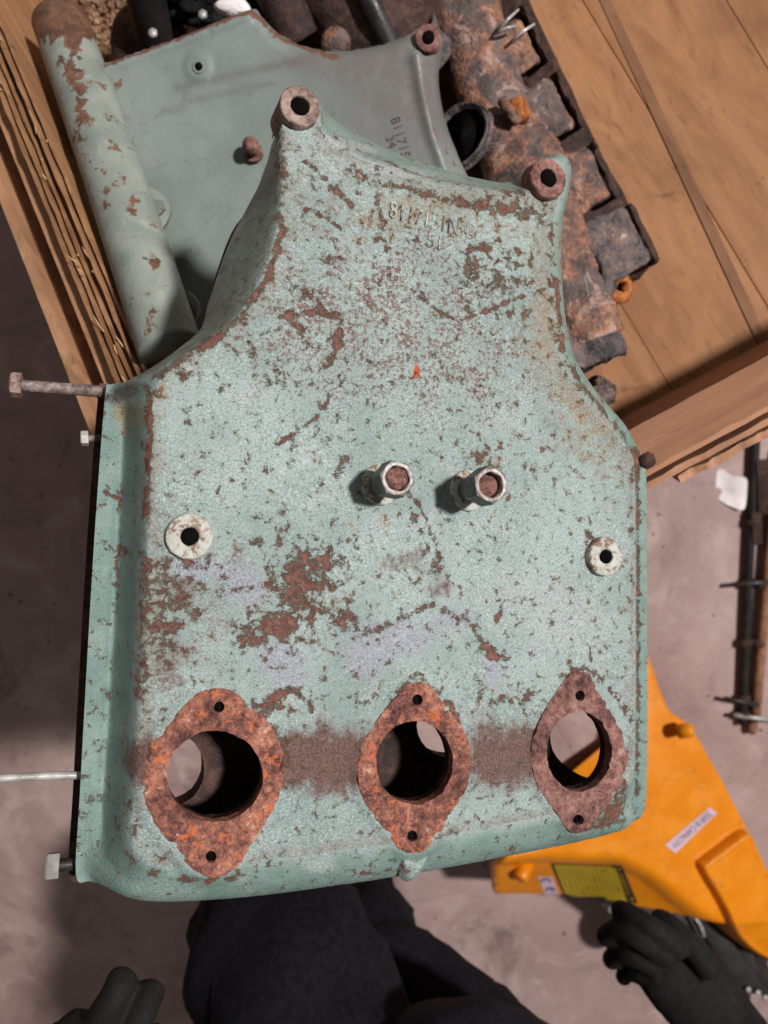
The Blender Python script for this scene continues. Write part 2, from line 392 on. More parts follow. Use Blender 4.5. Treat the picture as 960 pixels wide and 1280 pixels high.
def wood_mat(name, c0, c1, axis=0.0, dark=(.10, .05, .022), stretch=14, knots=True):
    """wood grain running along the object's own long direction (angle axis about z)"""
    t = NT(name); co = t.mapping((1, 1, 1), (0, 0, -axis))
    g = t.mapping((3, 3 * stretch, 3 * stretch), (0, 0, 0), co=co)
    off = t.t.nodes.new('ShaderNodeVectorMath'); off.operation = 'ADD'; t.t.links.new(g, off.inputs[0])
    cx = t.t.nodes.new('ShaderNodeCombineXYZ'); r = t.rnd(); t._in(cx.inputs[0], t.math('MULTIPLY', r, 37.)); t._in(cx.inputs[1], t.math('MULTIPLY', r, 91.)); t.t.links.new(cx.outputs[0], off.inputs[1])
    g = off.outputs[0]
    n1 = t.noise(1.0, 5, .6, 1.2, g); n2 = t.noise(6.0, 4, .7, .3, g); n3 = t.noise(7, 4, .6)
    col = t.mix(t.step(n1, .3, .7), c0, c1)
    col = t.mix(t.step(n2, .52, .75, 0, .38), col, dark)
    col = t.mix(t.step(r, 0, 1, 0, .12), col, tuple(x * .7 for x in c0))
    col = t.mix(t.step(n3, .52, .75, 0, .6), col, tuple(x * .5 for x in c0)); sm_ = t.noise(16, 6, .75, 1.2); col = t.mix(t.step(sm_, .60, .70, 0, .5), col, dark)
    if knots:
        k = t.noise(38, 3, .6); col = t.mix(t.step(k, .70, .78, 0, .85), col, dark)
    return t.done(col, .7, t.bump(t.math('ADD', n1, n2), .3, .001), spec=.25)
def concrete_mat():
    t = NT('stained_concrete')
    a = t.noise(2.2, 5, .6, .6); b = t.noise(9, 6, .65, .8); c = t.noise(60, 5, .7); f = t.noise(320, 3, .7); gr = t.noise(120, 5, .8)
    col = t.mix(t.step(a, .35, .65), (.39, .262, .240), (.50, .355, .325))
    col = t.mix(t.step(b, .50, .68, 0, .6), col, (.60, .45, .415))
    col = t.mix(t.step(b, .46, .33, 0, .5), col, (.26, .185, .17))
    col = t.mix(t.step(c, .58, .72, 0, .5), col, (.24, .17, .155))
    col = t.mix(t.step(c, .40, .28, 0, .45), col, (.58, .45, .42))
    col = t.mix(t.step(f, .70, .80, 0, .8), col, (.50, .46, .43))
    st = t.mapping((1.2, 5, 1), (0, 0, .6)); s2 = t.noise(4.5, 5, .7, .8, st)
    col = t.mix(t.step(s2, .60, .72, 0, .5), col, (.22, .155, .14)); col = t.mix(t.step(gr, .60, .70, 0, .7), col, (.16, .115, .105)); col = t.mix(t.step(gr, .40, .32, 0, .5), col, (.62, .50, .47)); oil = t.noise(3.2, 6, .7, 1.0); col = t.mix(t.step(oil, .56, .70, 0, .7), col, (.15, .105, .095))
    return t.done(col, t.step(b, .3, .7, .45, .7), t.bump(t.math('ADD', c, t.math('MULTIPLY', f, .4)), .3, .002), spec=.35)
def orange_mat():
    t = NT('glossy_orange_truck_paint'); b = t.noise(18, 5, .65, .5); f = t.noise(500, 2); o = t.noise(150, 2)
    col = t.mix(t.step(b, .3, .7), (.74, .215, .003), (.82, .265, .004))
    col = t.mix(t.step(t.noise(30, 7, .8, .6), .54, .70, 0, .55), col, (.36, .14, .03)); col = t.mix(t.step(t.noise(170, 5, .8), .66, .74, 0, .7), col, (.20, .09, .04)); sc = t.noise(130, 3, .6, .2, t.mapping((1, .06, 1), (0, 0, .7))); col = t.mix(t.step(sc, .66, .72, 0, .5), col, (.42, .20, .08))
    return t.done(col, t.step(b, .3, .7, .28, .42), t.bump(o, .12, .001), spec=.3)

M_PAINT = paint_mat(); M_FADED = faded_green(); M_PIPE = pipe_mat(); M_CONC = concrete_mat(); M_ORANGE = orange_mat()
M_RUSTRING = rust_mat('flaking_red_rust', [(.05, (.045, .022, .022)), (.28, (.13, .052, .043)), (.48, (.25, .098, .074)), (.66, (.42, .165, .110)), (.82, (.54, .23, .145)), (.97, (.66, .48, .42))], 230, 1.0, .0018, chip=(.62, .16, .06))
M_RUSTRING2 = rust_mat('dull_pink_rust', [(.08, (.055, .024, .022)), (.35, (.15, .065, .055)), (.58, (.27, .125, .10)), (.80, (.38, .20, .165)), (.97, (.52, .36, .31))], 240, .9, .0013)
M_BOSS = rust_mat('pale_brown_rust', [(.1, (.09, .05, .04)), (.4, (.22, .135, .11)), (.6, (.33, .22, .185)), (.9, (.46, .37, .32))], 260, .6, .0008)
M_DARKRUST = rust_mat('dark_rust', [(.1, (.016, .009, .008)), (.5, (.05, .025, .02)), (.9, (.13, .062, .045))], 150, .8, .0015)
M_SLEEVE = rust_mat('port_rust_and_gap_shade', [(.1, (.012, .007, .006)), (.5, (.035, .017, .013)), (.9, (.10, .045, .03))], 150, .8, .0015)  # also colours the block that stands for shade between manifold arms
M_MANI = rust_mat('scaly_manifold_rust', [(.06, (.028, .021, .021)), (.34, (.10, .060, .052)), (.52, (.20, .098, .068)), (.70, (.36, .155, .085)), (.95, (.50, .34, .28))], 75, 1.0, .003, patch=(.115, .086, .082), chip=(.36, .235, .195), rough=.58, spec=.5)
M_MANIGREY = rust_mat('scaly_grey_rust', [(.06, (.028, .024, .026)), (.4, (.085, .068, .070)), (.62, (.16, .12, .118)), (.85, (.26, .16, .12)), (.97, (.5, .42, .4))], 85, 1.0, .003)
M_BRIGHTRUST = rust_mat('bright_orange_rust', [(.1, (.10, .03, .012)), (.45, (.36, .105, .025)), (.7, (.55, .21, .06)), (.95, (.6, .36, .2))], 130, .9, .002)
M_BLACKHOLE = plain('hole_shade_black', (.005, .004, .004), .95, spec=.05)  # near-black colour stands in for the shade inside bores and holes
M_STEEL = plain('dull_zinc_steel', (.48, .45, .43), .36, .25, .3, 350, .3)
M_SHAFT = rust_mat('stained_bolt_shank', [(.1, (.07, .045, .04)), (.45, (.20, .14, .125)), (.7, (.33, .27, .25)), (.95, (.33, .38, .34))], 200, .4, .0005, rough=.55)
M_DARKSTEEL = plain('oily_dark_steel', (.045, .04, .038), .45, .4, .4, 300, .4)
M_NUTSIDE = rust_mat('grey_painted_nut', [(.1, (.05, .05, .046)), (.5, (.12, .13, .118)), (.75, (.21, .215, .195)), (.95, (.35, .24, .19))], 260, .5, .0006, rough=.55)
M_NUTTOP = rust_mat('rubbed_bright_nut_rim', [(.1, (.14, .075, .06)), (.4, (.34, .25, .22)), (.62, (.56, .51, .48)), (.9, (.70, .66, .63))], 260, .4, .0004, rough=.45)
M_WASH = rust_mat('flaked_pale_washer', [(.1, (.12, .06, .045)), (.38, (.27, .18, .13)), (.5, (.47, .46, .40)), (.9, (.60, .62, .56))], 170, .6, .0007)
M_RUBBER = plain('black_rubber', (.018, .014, .013), .65, 0, .5, 250, .4, .4)
M_FOAM = rust_mat('black_foam', [(.1, (.003, .003, .004)), (.6, (.014, .014, .015)), (.95, (.05, .05, .05))], 130, 1.0, .006)
M_WHITE = plain('white_scrap', (.88, .80, .79), .7, 0, .2, 60, .1)
M_CLOTH = plain('black_work_cloth', (.0085, .0078, .0115), .95, 0, .5, 900, .35, .15, .0006)
M_JACKET = plain('navy_jacket_cloth', (.017, .018, .030), .9, 0, .5, 900, .3, .2, .0006)
M_GLOVE = plain('black_nitrile_glove', (.0095, .0085, .008), .8, 0, .5, 700, .3, .25, .0006)
M_STICKER = plain('lilac_white_sticker', (.62, .45, .53), .5, 0, 0, 90, .08)
M_YELLOW = plain('yellow_label', (.42, .27, .006), .45, 0, 0, 90, .1)
M_INK = plain('black_ink', (.012, .011, .012), .5)
M_GREYINK = plain('grey_print', (.30, .21, .02), .5)
M_PURPLEINK = plain('purple_print', (.11, .07, .14), .5)
M_SPLINTER = plain('fresh_wood_splinter', (.62, .40, .20), .7, 0, 0, 90, .2)

# ================================================================== the setting: concrete floor
v = [(-4, -4, 0), (4, -4, 0), (4, 4, 0), (-4, 4, 0)]
o = part('concrete_floor', v, [(0, 1, 2, 3)], M_CONC, None, smooth=False); props(o, 'stained pinkish grey concrete workshop floor', kind='structure')

Vs = []; Fs = []; b = 0
for k in range(700):
    c = np.array([random.uniform(-.75, 1.0), random.uniform(-1.35, .1), 0]); r = random.choice((.0012, .0018, .0025, .004)) * random.uniform(.7, 1.3)
    D = RNG.standard_normal((5, 3)) * .25 + np.array([[1, 0, 0], [-.5, .9, 0], [-.5, -.9, 0], [.2, .1, .9], [-.3, .2, .8]]); D[:3, 2] = 0
    Vs.append(c + D * r); Fs += [(b + i, b + j, b + m) for i, j, m in ((0, 1, 3), (1, 4, 3), (1, 2, 4), (2, 0, 3), (2, 3, 4))]; b += 5
o = part('grit', np.vstack(Vs), Fs, plain('floor_grit', (.30, .23, .21), .8, 0, 0, 40, .6), None, smooth=False); props(o, 'small grit and swarf scattered over the concrete floor', 'grit', kind='stuff')

# ================================================================== wooden crate
ZT = H - .54; ZB = H - .77
LA, LB = P(0, 25, .595), P(185, 470, .53); FA, FB = Pz(813, 583, ZT), Pz(960, 505, ZT)
dL = (LA - LB) * np.array([1, 1, 0]); LSL = (LA[2] - LB[2]) / np.linalg.norm(dL); dL /= np.linalg.norm(dL); dF = (FB - FA); dF /= np.linalg.norm(dF)
A2 = np.array([[dL[0], -dF[0]], [dL[1], -dF[1]]]); s_, t_ = np.linalg.solve(A2, (FA - LB)[:2]); CORNER = LB + dL * s_; ZC = LB[2] + s_ * LSL; CORNER[2] = ZT
nL = np.array([-dL[1], dL[0], 0]); nF = np.array([dF[1], -dF[0], 0])          # outward normals
if nL[0] > 0: nL = -nL
if nF[1] > 0: nF = -nF
crate = empty('wooden_crate', 'open plywood crate with splintered edges holding the rusty engine castings', 'crate', (CORNER[0], CORNER[1], 0))
gL = math.atan2(dL[1], dL[0]); gF = math.atan2(dF[1], dF[0])
BD = Pz(914, 340, ZB) - Pz(755, 0, ZB); BD /= np.linalg.norm(BD); gB = math.atan2(BD[1], BD[0])
M_PLYA = wood_mat('plywood_edge_grain', (.27, .125, .058), (.44, .235, .115), gL, (.035, .016, .009), 30, False)
M_PLYDARK = wood_mat('dark_plywood_edge_grain', (.085, .038, .018), (.19, .088, .042), gL, (.02, .01, .006), 26, False)
M_PLYF = wood_mat('front_plywood', (.42, .20, .115), (.53, .275, .165), gF, (.12, .055, .025), 12, False)
M_DECK = wood_mat('deck_plywood', (.285, .126, .056), (.405, .192, .088), gB, (.075, .036, .018), 9, True)
M_STRIP = wood_mat('dirty_seam_strip', (.20, .092, .046), (.28, .135, .068), gB, (.06, .03, .018), 9, False)
M_BATTEN = wood_mat('batten_pine', (.40, .20, .105), (.52, .28, .155), gL, (.10, .05, .025), 14, False)
def ply(name, a, b, n, o0, o1, zt, zb, mat, jag=.002, seed=0., lean=0., nseg=90, endcut=0., wave=.0, slope=0.):
    V = []; F_ = []
    d = b - a; L = np.linalg.norm(d); d = d / L
    for i in range(nseg + 1):
        s = L * i / nseg; c = a + d * s
        j = mnoise.fractal(Vector((s * 60, seed, 0)), 1, 2, 3) * jag; w0 = mnoise.noise(Vector((s * 45, seed + 5, 0))) * jag * .35; w1 = mnoise.noise(Vector((s * 45, seed + 6, 0))) * jag * .35
        wv = wave * math.sin(s * 7 + seed)
        for q, zz, ln in ((o0 + w0, zb, lean), (o0 + w0 + wv, zt + slope * s + j, 0), (o1 + w1 + wv, zt + slope * s + j * .6, 0), (o1 + w1, zb, lean)):
            p = c + n * (q - ln); V.append((p[0], p[1], zz))
    for i in range(nseg):
        for k in range(3): F_.append((i * 4 + k, i * 4 + k + 1, i * 4 + k + 5, i * 4 + k + 4))
    F_ += [(0, 1, 2, 3), (nseg * 4 + 3, nseg * 4 + 2, nseg * 4 + 1, nseg * 4)]
    return sharpen(part(name, V, F_, mat, crate), 50)
# left wall: eight laminations with worn top edges, running from the corner away past the picture's top
Lend = CORNER + dL * 1.0
th = .0238 / 10
for k in range(10):
    dk = k in (1, 3, 4, 6, 8)
    ply('ply', CORNER, Lend, nL, k * th + .0001, (k + 1) * th - .0002, ZC - (.0060 if dk else 0) - random.uniform(0, .004), ZB - .04 if 0 < k < 9 else 0.0, M_PLYDARK if dk else M_PLYA, .0034, k * 3.1, slope=LSL)
ply('batten', CORNER, Lend, nL, .0245, .036, ZC - .012, ZB - .1, M_BATTEN, .0006, 31., slope=LSL)
ply('batten', CORNER, Lend, nL, .0365, .052, ZC - .030, ZB - .1, M_PLYDARK, .0006, 37., slope=LSL)
ply('batten', CORNER, Lend, nL, .0525, .060, ZC - .014, ZB - .1, M_BATTEN, .0008, 41., slope=LSL)
for k in range(26):                                   # loose splinters on the worn edge
    s = random.uniform(.2, .55); c = CORNER + dL * s + nL * random.uniform(0, .02); c[2] = ZC + LSL * s - .001
    e = c + (dL * random.choice((-1, 1)) * random.uniform(.6, 1.4) + np.array([random.uniform(-.5, .5), random.uniform(-.5, .5), random.uniform(.0, .5)])) * random.uniform(.003, .011)
    V_, F_ = tube([c, (c + e) / 2 + np.array([0, 0, .0008]), e], [.0006, .0005, .0001], 4); part('splinter', V_, F_, M_SPLINTER, crate)
# front wall: inner face then layered edge, one ply split away
Fend = CORNER + dF * 1.0
thf = .0042
botA, botB = Pz(760, 510, ZB), Pz(960, 462, ZB)
leanF = -float((((botA + botB) / 2) - (FA + FB) / 2) @ nF)
leanF = 0.022
for k in range(4):
    ply('ply', CORNER + nF * 0, Fend, nF, k * thf + .0001, (k + 1) * thf - .0003, ZT - .0012 * (k % 2) - random.uniform(0, .002), 0.0 if k == 3 else (H - .577 if k == 0 else ZB - .04), M_PLYF, .003, 50 + k * 2.7, wave=.002, lean=.020 if k == 0 else 0)
ply('ply', CORNER + dF * .30, CORNER + dF * (.30 + .255), nF, 4 * thf + .0015, 5 * thf + .003, ZT - .009, ZT - .12, M_PLYF, .006, 77., wave=.002)
ZB0 = H - .695; DSL = -.27
def deckz(p): return ZB0 + DSL * float((np.array([p[0], p[1], 0]) - np.array([CORNER[0], CORNER[1], 0])) @ (-nF))
def Pdeck(px, py):
    n_ = np.array([nF[0] * DSL, nF[1] * DSL, 1.0]); o_ = np.array([CORNER[0], CORNER[1], ZB0]); r = ray(px, py)
    return CAM_POS + r * (((o_ - CAM_POS) @ n_) / (r @ n_))
# deck boards
def clip(poly, p, n):                                  # keep the side where (x-p).n <= 0
    out = []
    for i in range(len(poly)):
        a, b = poly[i], poly[(i + 1) % len(poly)]; da, db = (a - p) @ n, (b - p) @ n
        if da <= 0: out.append(a)
        if (da < 0) != (db < 0) and da != db: out.append(a + (b - a) * (da / (da - db)))
    return out
BN = np.array([-BD[1], BD[0], 0]); BN = BN if BN[0] > 0 else -BN
seams = [np.array([*Pdeck(x, 200)[:2], 0]) @ BN for x in (-140, 60, 210, 440, 668, 849, 1030, 1260)]
for i in range(len(seams) - 1):
    a, b = seams[i] + .0002, seams[i + 1] - .0002
    q = [BN * a - BD * 1.1, BN * b - BD * 1.1, BN * b + BD * .6, BN * a + BD * .6]
    q = [np.array([p[0], p[1], 0]) for p in q]
    q = clip(q, np.array([CORNER[0], CORNER[1], 0]) + nL * .004, nL); q = clip(q, np.array([CORNER[0], CORNER[1], 0]) + nF * .004, nF)
    if len(q) < 3: continue
    zz = -random.choice((0, .0004, .0008)); n = len(q)
    V = [(p[0], p[1], deckz(p) + zz) for p in q] + [(p[0], p[1], deckz(p) + zz - .018) for p in q]
    V = np.array(V); ar = sum(V[k][0] * V[(k + 1) % n][1] - V[(k + 1) % n][0] * V[k][1] for k in range(n))
    F_ = [tuple(range(n)), tuple(range(n, 2 * n))[::-1]] + [(k, k + n, (k + 1) % n + n, (k + 1) % n) for k in range(n)]
    if ar < 0: F_ = [f[::-1] for f in F_]
    bevel(part('deck_board', V, F_, M_DECK, crate), .0004, 1)
# dark batten strip nailed along the deck seam
c0, c1 = Pdeck(742, -30), Pdeck(962, 448)
q = [c0 - BN * .004, c1 - BN * .004, c1 + BN * .005, c0 + BN * .005]
V_, F_ = hexa([(p[0], p[1], deckz(p) - .003) for p in q] + [(p[0], p[1], deckz(p) + .0004) for p in q])
part('seam_strip', V_, F_, M_STRIP, crate, smooth=False)

# ================================================================== second cover lying in the crate
F2 = Frame(P(330, 200, .615), cdir(.0, -.22, 1))
cover2 = empty('manifold_cover', 'grey green engine cover lying in the crate behind the big mint cover', 'engine cover', M=F2.M)
O2 = [(112, 92, -.012), (150, 74, -.012), (230, 45, -.012), (312, 12, -.012), (326, 20, -.016), (348, 42, -.022), (380, 60, -.025), (420, 67, -.025), (468, 61, -.025), (505, 48, -.022), (522, 36, -.018), (540, 32, -.018), (552, 46, -.018), (552, 66, -.024), (548, 92, -.03), (551, 125, -.03), (561, 165, -.03), (582, 215, -.03), (610, 280, -.03), (600, 380, -.03), (480, 470, -.03), (330, 520, -.02), (240, 500, -.02), (205, 410, -.02), (160, 260, -.02), (130, 160, -.015)]
Fc2 = [(130, 108), (225, 68), (312, 36), (330, 50), (360, 72), (410, 80), (470, 76), (515, 62), (524, 75), (526, 110), (535, 160), (552, 215), (570, 290), (560, 360), (460, 440), (330, 490), (255, 475), (225, 400), (180, 260), (150, 160)]
def two_contour(fr, O, Fc, flags=None):
    oh = np.array([p[2] for p in O]); oxy = np.array([fr.loc(p[0], p[1], p[2]) for p in O])
    full = np.c_[oxy, oh, np.zeros(len(O)) if flags is None else flags]
    sm = catmull(full, 5); fxy = catmull(np.array([fr.loc(p[0], p[1], 0) for p in Fc]), 5)
    return sm, fxy
O2s, F2s = two_contour(F2, O2, Fc2)
pad_c = F2.loc(248, 83)
def z2(V):
    dO, hO = dist_poly(O2s, V, True, O2s[:, 2]); dF_ = dist_poly(F2s, V); ins = inside(F2s, V)
    t = np.where(ins, 1, dO / (dO + dF_ + 1e-9)); prof = 1 - np.sqrt(np.clip(1 - (1 - t) ** 2, 0, 1))
    z = hO * prof
    rim = dist_poly(F2.locs([(118, 92), (312, 18)]), V, False); z += .004 * np.exp(-(rim / .004) ** 2)
    ridge = dist_poly(F2.locs([(520, 70), (528, 120), (540, 170), (560, 225)]), V, False); z += .0035 * np.exp(-(ridge / .004) ** 2)
    arc = np.hypot(V[:, 0] - pad_c[0], V[:, 1] - pad_c[1]); z += .0018 * (1 / (1 + np.exp((arc - .0105) / .0006)))
    return z + .0006 * nz(V, 25, 3.)
hole = lambda fr, px, py, r: np.array([fr.loc(px, py)]) + ellipse(0, 0, r, r, 20)
v_, f_ = sheet(O2s[:, :2], [hole(F2, 248, 83, .0034), hole(F2, 535, 47, .006)], .0028, z2, -.034)
me = mesh_from(v_, f_, 'cover_body')
def setattr_f(me, name, val):
    a = me.attributes.new(name, 'FLOAT', 'POINT'); a.data.foreach_set('value', np.ascontiguousarray(val, np.float32))
vp = F2.to_px(v_[:, :2])
def blob(vp, x, y, rx, ry, s, p=2): return s * np.exp(-(((vp[:, 0] - x) / rx) ** 2 + ((vp[:, 1] - y) / ry) ** 2) ** (p / 2))
def stroke(vp, pts, wdt, s): return s * np.exp(-(dist_poly(np.array(pts, float), vp, False) / wdt) ** 2)
setattr_f(me, 'grime', np.clip(blob(vp, 520, 110, 120, 110, 1.1) + blob(vp, 400, 80, 70, 25, .5) + stroke(vp, [(220, 110), (330, 85), (400, 70)], 6, .6) + stroke(vp, [(240, 125), (340, 105)], 4, .5), 0, 1))
setattr_f(me, 'rust', np.clip(stroke(vp, [(118, 88), (312, 12), (350, 44), (420, 70)], 7, .75) + stroke(vp, [(530, 150), (585, 220)], 7, .45) + blob(vp, 145, 105, 14, 10, .6) + blob(vp, 380, 190, 30, 12, .2) + blob(vp, 225, 330, 40, 40, .12), 0, 1))
body2 = link_mesh('cover_body', me, M_FADED, cover2, 'local')
def L3(fr, px, py, h): a = fr.loc(px, py, h); return np.array([a[0], a[1], h])
def ring_boss(name, fr, px, py, h, ro, ri, depth, low, mat, parent, n=36, inner=M_BLACKHOLE):
    c = L3(fr, px, py, h); b = ro * .06
    V, F_ = lathe([(ro * 1.06, -low), (ro * 1.01, -low * .4), (ro, -b), (ro - b, 0), (ri + b * .6, 0), (ri, -b), (ri * .99, -b * 1.6)], c, (0, 0, 1), n); V += nz(V, 260, 4.)[:, None] * ro * .025
    o = sharpen(part(name, V, F_[:-2], mat, parent, 'local'), 45)
    V, F_ = lathe([(ri * 1.03, -b * 1.2), (ri * 1.0, -depth * .5), (ri * .98, -depth), (0.0001, -depth * 1.01)], c, (0, 0, 1), 24); part('bore', V, F_[:-1] if False else F_[:-1], inner, o, 'local')
    return o
ring_boss('mounting_boss', F2, 535, 47, .004, .0098, .0048, .03, .03, M_RUSTRING2, cover2)
ring_boss('drilled_pad', F2, 248, 83, .0025, .0050, .0030, .012, .003, M_FADED, cover2)
def stud_simple(name, fr, px, py, h0, r, hgt, mat, parent, tilt=(0, 0)):
    c = L3(fr, px, py, h0); ax = np.array([tilt[0], tilt[1], 1.0])
    V, F_ = lathe([(r * 1.9, 0), (r * 1.9, hgt * .18), (r * 1.1, hgt * .2), (r, hgt * .55), (r * 1.5, hgt * .6), (r * 1.5, hgt * .85), (r, hgt), (r * .3, hgt * 1.04)], c, ax, 14)
    return sharpen(part(name, V, F_, mat, parent, 'local'), 50)
stud_simple('rusty_stud', F2, 317, 192, 0, .0042, .018, M_RUSTRING2, cover2, (.0, .25))
M_STAMP = plain('dirt_in_stamping', (.115, .098, .092), .8)
text_part('cast_lettering', '8117151', .0105, .0003, F2, 502, 176, .0008, (17, 58), M_STAMP, cover2)
text_part('cast_lettering', '34', .0095, .0003, F2, 489, 177, .0008, (17, 58), M_STAMP, cover2)
# pipe bolted along the cover's left side
pp = densify([P(76, 30, .625), P(118, 150, .592), P(162, 280, .562), P(214, 440, .532)], 14)
V, F_ = tube(pp, .0222, 40, .012, 30, True, updir=(0, 0, 1))
me = mesh_from(V, F_, 'coolant_pipe'); q = np.array([proj(p)[:2] for p in V])
setattr_f(me, 'rust', np.clip(np.where(q[:, 1] < 50, .9, 0) * np.clip((62 - q[:, 1]) / 20, 0, 1) + blob(q, 92, 85, 12, 30, .42) + blob(q, 100, 140, 10, 26, .3) + blob(q, 193, 325, 8, 14, .45) + blob(q, 190, 400, 8, 12, .4) + blob(q, 165, 250, 10, 20, .25) + blob(q, 110, 190, 14, 40, .16) + blob(q, 140, 200, 14, 50, .14) + .11, 0, 1))
pipe = link_mesh('coolant_pipe', me, M_PIPE, cover2, 'world')
for (bx, by, d) in ((166, 138, .628), (200, 262, .600), (236, 385, .570)):
    fb = Frame(P(bx, by, d), cdir(.1, -.22, 1)); s = d / FPX
    out = catmull(np.array([(-30, 26), (-8, 24), (8, 14), (14, 0), (8, -16), (-6, -32), (-22, -46), (-40, -30), (-40, 10)], float) * s, 5)
    hl = ellipse(0, 0, .0025, .0025, 12)
    v_, f_ = sheet(out, [], .003, lambda V: .0045 - .02 * np.clip(np.abs(V[:, 0]) - .028, 0, 1) + 0 * V[:, 0], -.004)
    br = part('pipe_bracket', fb.world(v_), f_, M_PIPE, pipe)
    c = fb.world([[-.001, .0005, .0045]])[0]
    V, F_ = lathe([(.0062, 0), (.0062, .0045), (.0052, .0056), (.0001, .0058)], c, fb.n, 6, .3); sharpen(part('bracket_bolt', V, F_, M_NUTSIDE, br), 30)

# ================================================================== other castings in the crate
# exhaust manifold
mani = empty('exhaust_manifold', 'scaly orange and grey rusted exhaust manifold beside the grey green cover', 'exhaust manifold', P(640, 200, .68))
mp = [(548, -70, .675), (572, -10, .67), (592, 50, .665), (612, 110, .66), (634, 165, .655), (660, 220, .645), (690, 285, .64), (712, 345, .635), (733, 395, .63), (744, 425, .63)]
mw = [.033, .034, .030, .0285, .031, .034, .028, .024, .025, .024]
path = densify([P(*p) for p in mp], 16); rad = catmull(np.array(mw)[:, None], 16, False)[:, 0]
V, F_ = tube(path, rad, 64, .09, 30, True, squash=.62, updir=cdir(0, 0, 1))
q = np.array([proj(p)[1] for p in V])
lo = [f for f in F_ if np.mean([q[i] for i in f]) > 245]; hi = [f for f in F_ if np.mean([q[i] for i in f]) <= 245]
part('manifold_body', V + nz(V, 190, 6.)[:, None] * .0012, F_, M_MANI, mani)
def port(px, py, d, ax, ro, ri, ln, mat, name='exhaust_port', flat=1.0):
    c = P(px, py, d); V, F_ = lathe([(ro * 1.05, -ln), (ro * .9, -ln * .5), (ro, -.004), (ro * .98, 0), (ri * 1.05, 0), (ri, -.003), (ri * .9, -ln * .6)], c, cdir(*ax), 36); F_ = F_[:-2]
    V = V + (nz(V, 90, 2.)[:, None] * .0012); o = part(name, V, F_, mat, mani)
    V, F_ = lathe([(ri * 1.1, -ln * .55), (.0001, -ln * .56)], c, cdir(*ax), 24); part('bore', V, F_, M_BLACKHOLE, o)
port(572, 168, .636, (-.60, .12, .75), .0285, .0258, .008, M_MANIGREY)
port(515, 36, .635, (-.45, .30, .75), .021, .0165, .03, M_MANIGREY)
# rough lug with a bolt eye, weld-like crust and a chain of arms ending in flange plates
V, F_ = lathe([(.010, -.010), (.0105, 0), (.009, .0012), (.0028, .0012), (.0024, -.004)], P(655, 135, .628), cdir(.8, .1, .55), 24); F_ = F_[:-2]
part('lug', V + nz(V, 150)[:, None] * .0006, F_, M_BRIGHTRUST, mani)
V, F_ = tube(densify([P(628, 126, .628), P(637, 140, .624), P(648, 152, .628)], 6), [.004] * 13, 10, .4, 200); part('crust', V, F_, M_MANI, mani)
def chunk(quad, d0, d1, mat, name, amp=.0022, seed=0.):
    c = [P(x, y, d1) for x, y in quad] + [P(x, y, d0) for x, y in quad]; V, F_ = hexa(c)
    if np.cross(V[5] - V[4], V[7] - V[4]) @ CF > 0: F_ = [f[::-1] for f in F_]
    bm = bmesh.new(); vs = [bm.verts.new(tuple(p)) for p in V]; [bm.faces.new([vs[i] for i in f]) for f in F_]
    bmesh.ops.bevel(bm, geom=list(bm.edges), offset=.004, segments=3, affect='EDGES', profile=.5); bmesh.ops.triangulate(bm, faces=list(bm.faces))
    for _ in range(3): bmesh.ops.subdivide_edges(bm, edges=[e for e in bm.edges if e.calc_length() > .0035], cuts=1, use_grid_fill=True); bmesh.ops.triangulate(bm, faces=list(bm.faces))
    V = np.array([tuple(v.co) for v in bm.verts]); d = np.c_[nz(V, 70, seed), nz(V, 70, seed + 9), nz(V, 70, seed + 5)] * amp * 1.6 + np.c_[nz(V, 240, seed), nz(V, 240, seed + 9), nz(V, 240, seed + 5)] * amp * .5
    for v, q in zip(bm.verts, V + d): v.co = q
    me = bpy.data.meshes.new(name); bm.to_mesh(me); bm.free(); return link_mesh(name, me, mat, mani)
def block(quad, d0, d1, mat, name, bw=.003):
    """a box from the picture corners of its top at depth d0, going down to depth d1"""
    V = [P(x, y, d1) for x, y in quad] + [P(x, y, d0) for x, y in quad]; V, F_ = hexa(V)
    a = V[5] - V[4]; b = V[7] - V[4]
    if np.cross(a, b) @ CF > 0: F_ = [f[::-1] for f in F_]
    return bevel(part(name, V, F_, mat, mani), bw, 2)
arms = [([(604, 46), (648, 22), (676, 78), (640, 100)], M_MANI), ([(650, 116), (688, 98), (720, 158), (684, 180)], M_MANI), ([(700, 194), (736, 184), (764, 244), (722, 272)], M_MANI), ([(722, 278), (782, 260), (814, 326), (756, 356)], M_MANIGREY)]
chunk([(600, -40), (650, -20), (818, 330), (742, 385)], .676, .705, M_SLEEVE, 'gap_shade_block', .003)  # added dark block standing in for the shade between the arms
for (q, m) in arms:
    chunk(q, .648, .71, m, 'manifold_arm', .0015, q[0][0] * .1)
plates = [[(650, 8), (656, 4), (688, 76), (681, 80)], [(692, 92), (698, 88), (731, 156), (724, 160)], [(737, 180), (744, 176), (775, 246), (766, 250)], [(783, 258), (790, 254), (826, 326), (816, 332)]]
for q in plates: chunk(q, .652, .72, M_DARKRUST, 'flange_plate', .0012, q[0][0] * .1)
chunk([(690, 372), (742, 362), (784, 438), (712, 472)], .622, .68, M_MANIGREY, 'end_flange', .003, 4.)
chunk([(730, 486), (750, 470), (768, 498), (750, 510)], .63, .70, M_MANI, 'broken_bracket', .004, 8.)
V, F_ = lathe([(.013, -.02), (.0145, -.004), (.0125, 0), (.0055, .0005), (.0045, -.008)], P(777, 360, .665), cdir(.35, -.15, .9), 20); F_ = F_[:-2]
o = part('orange_nut', V + nz(V, 110)[:, None] * .004, F_, M_BRIGHTRUST, mani)
V, F_ = lathe([(.0050, -.006), (.0001, -.0062)], P(777, 360, .665), cdir(.35, -.15, .9), 16); part('bore', V, F_, M_BLACKHOLE, o)
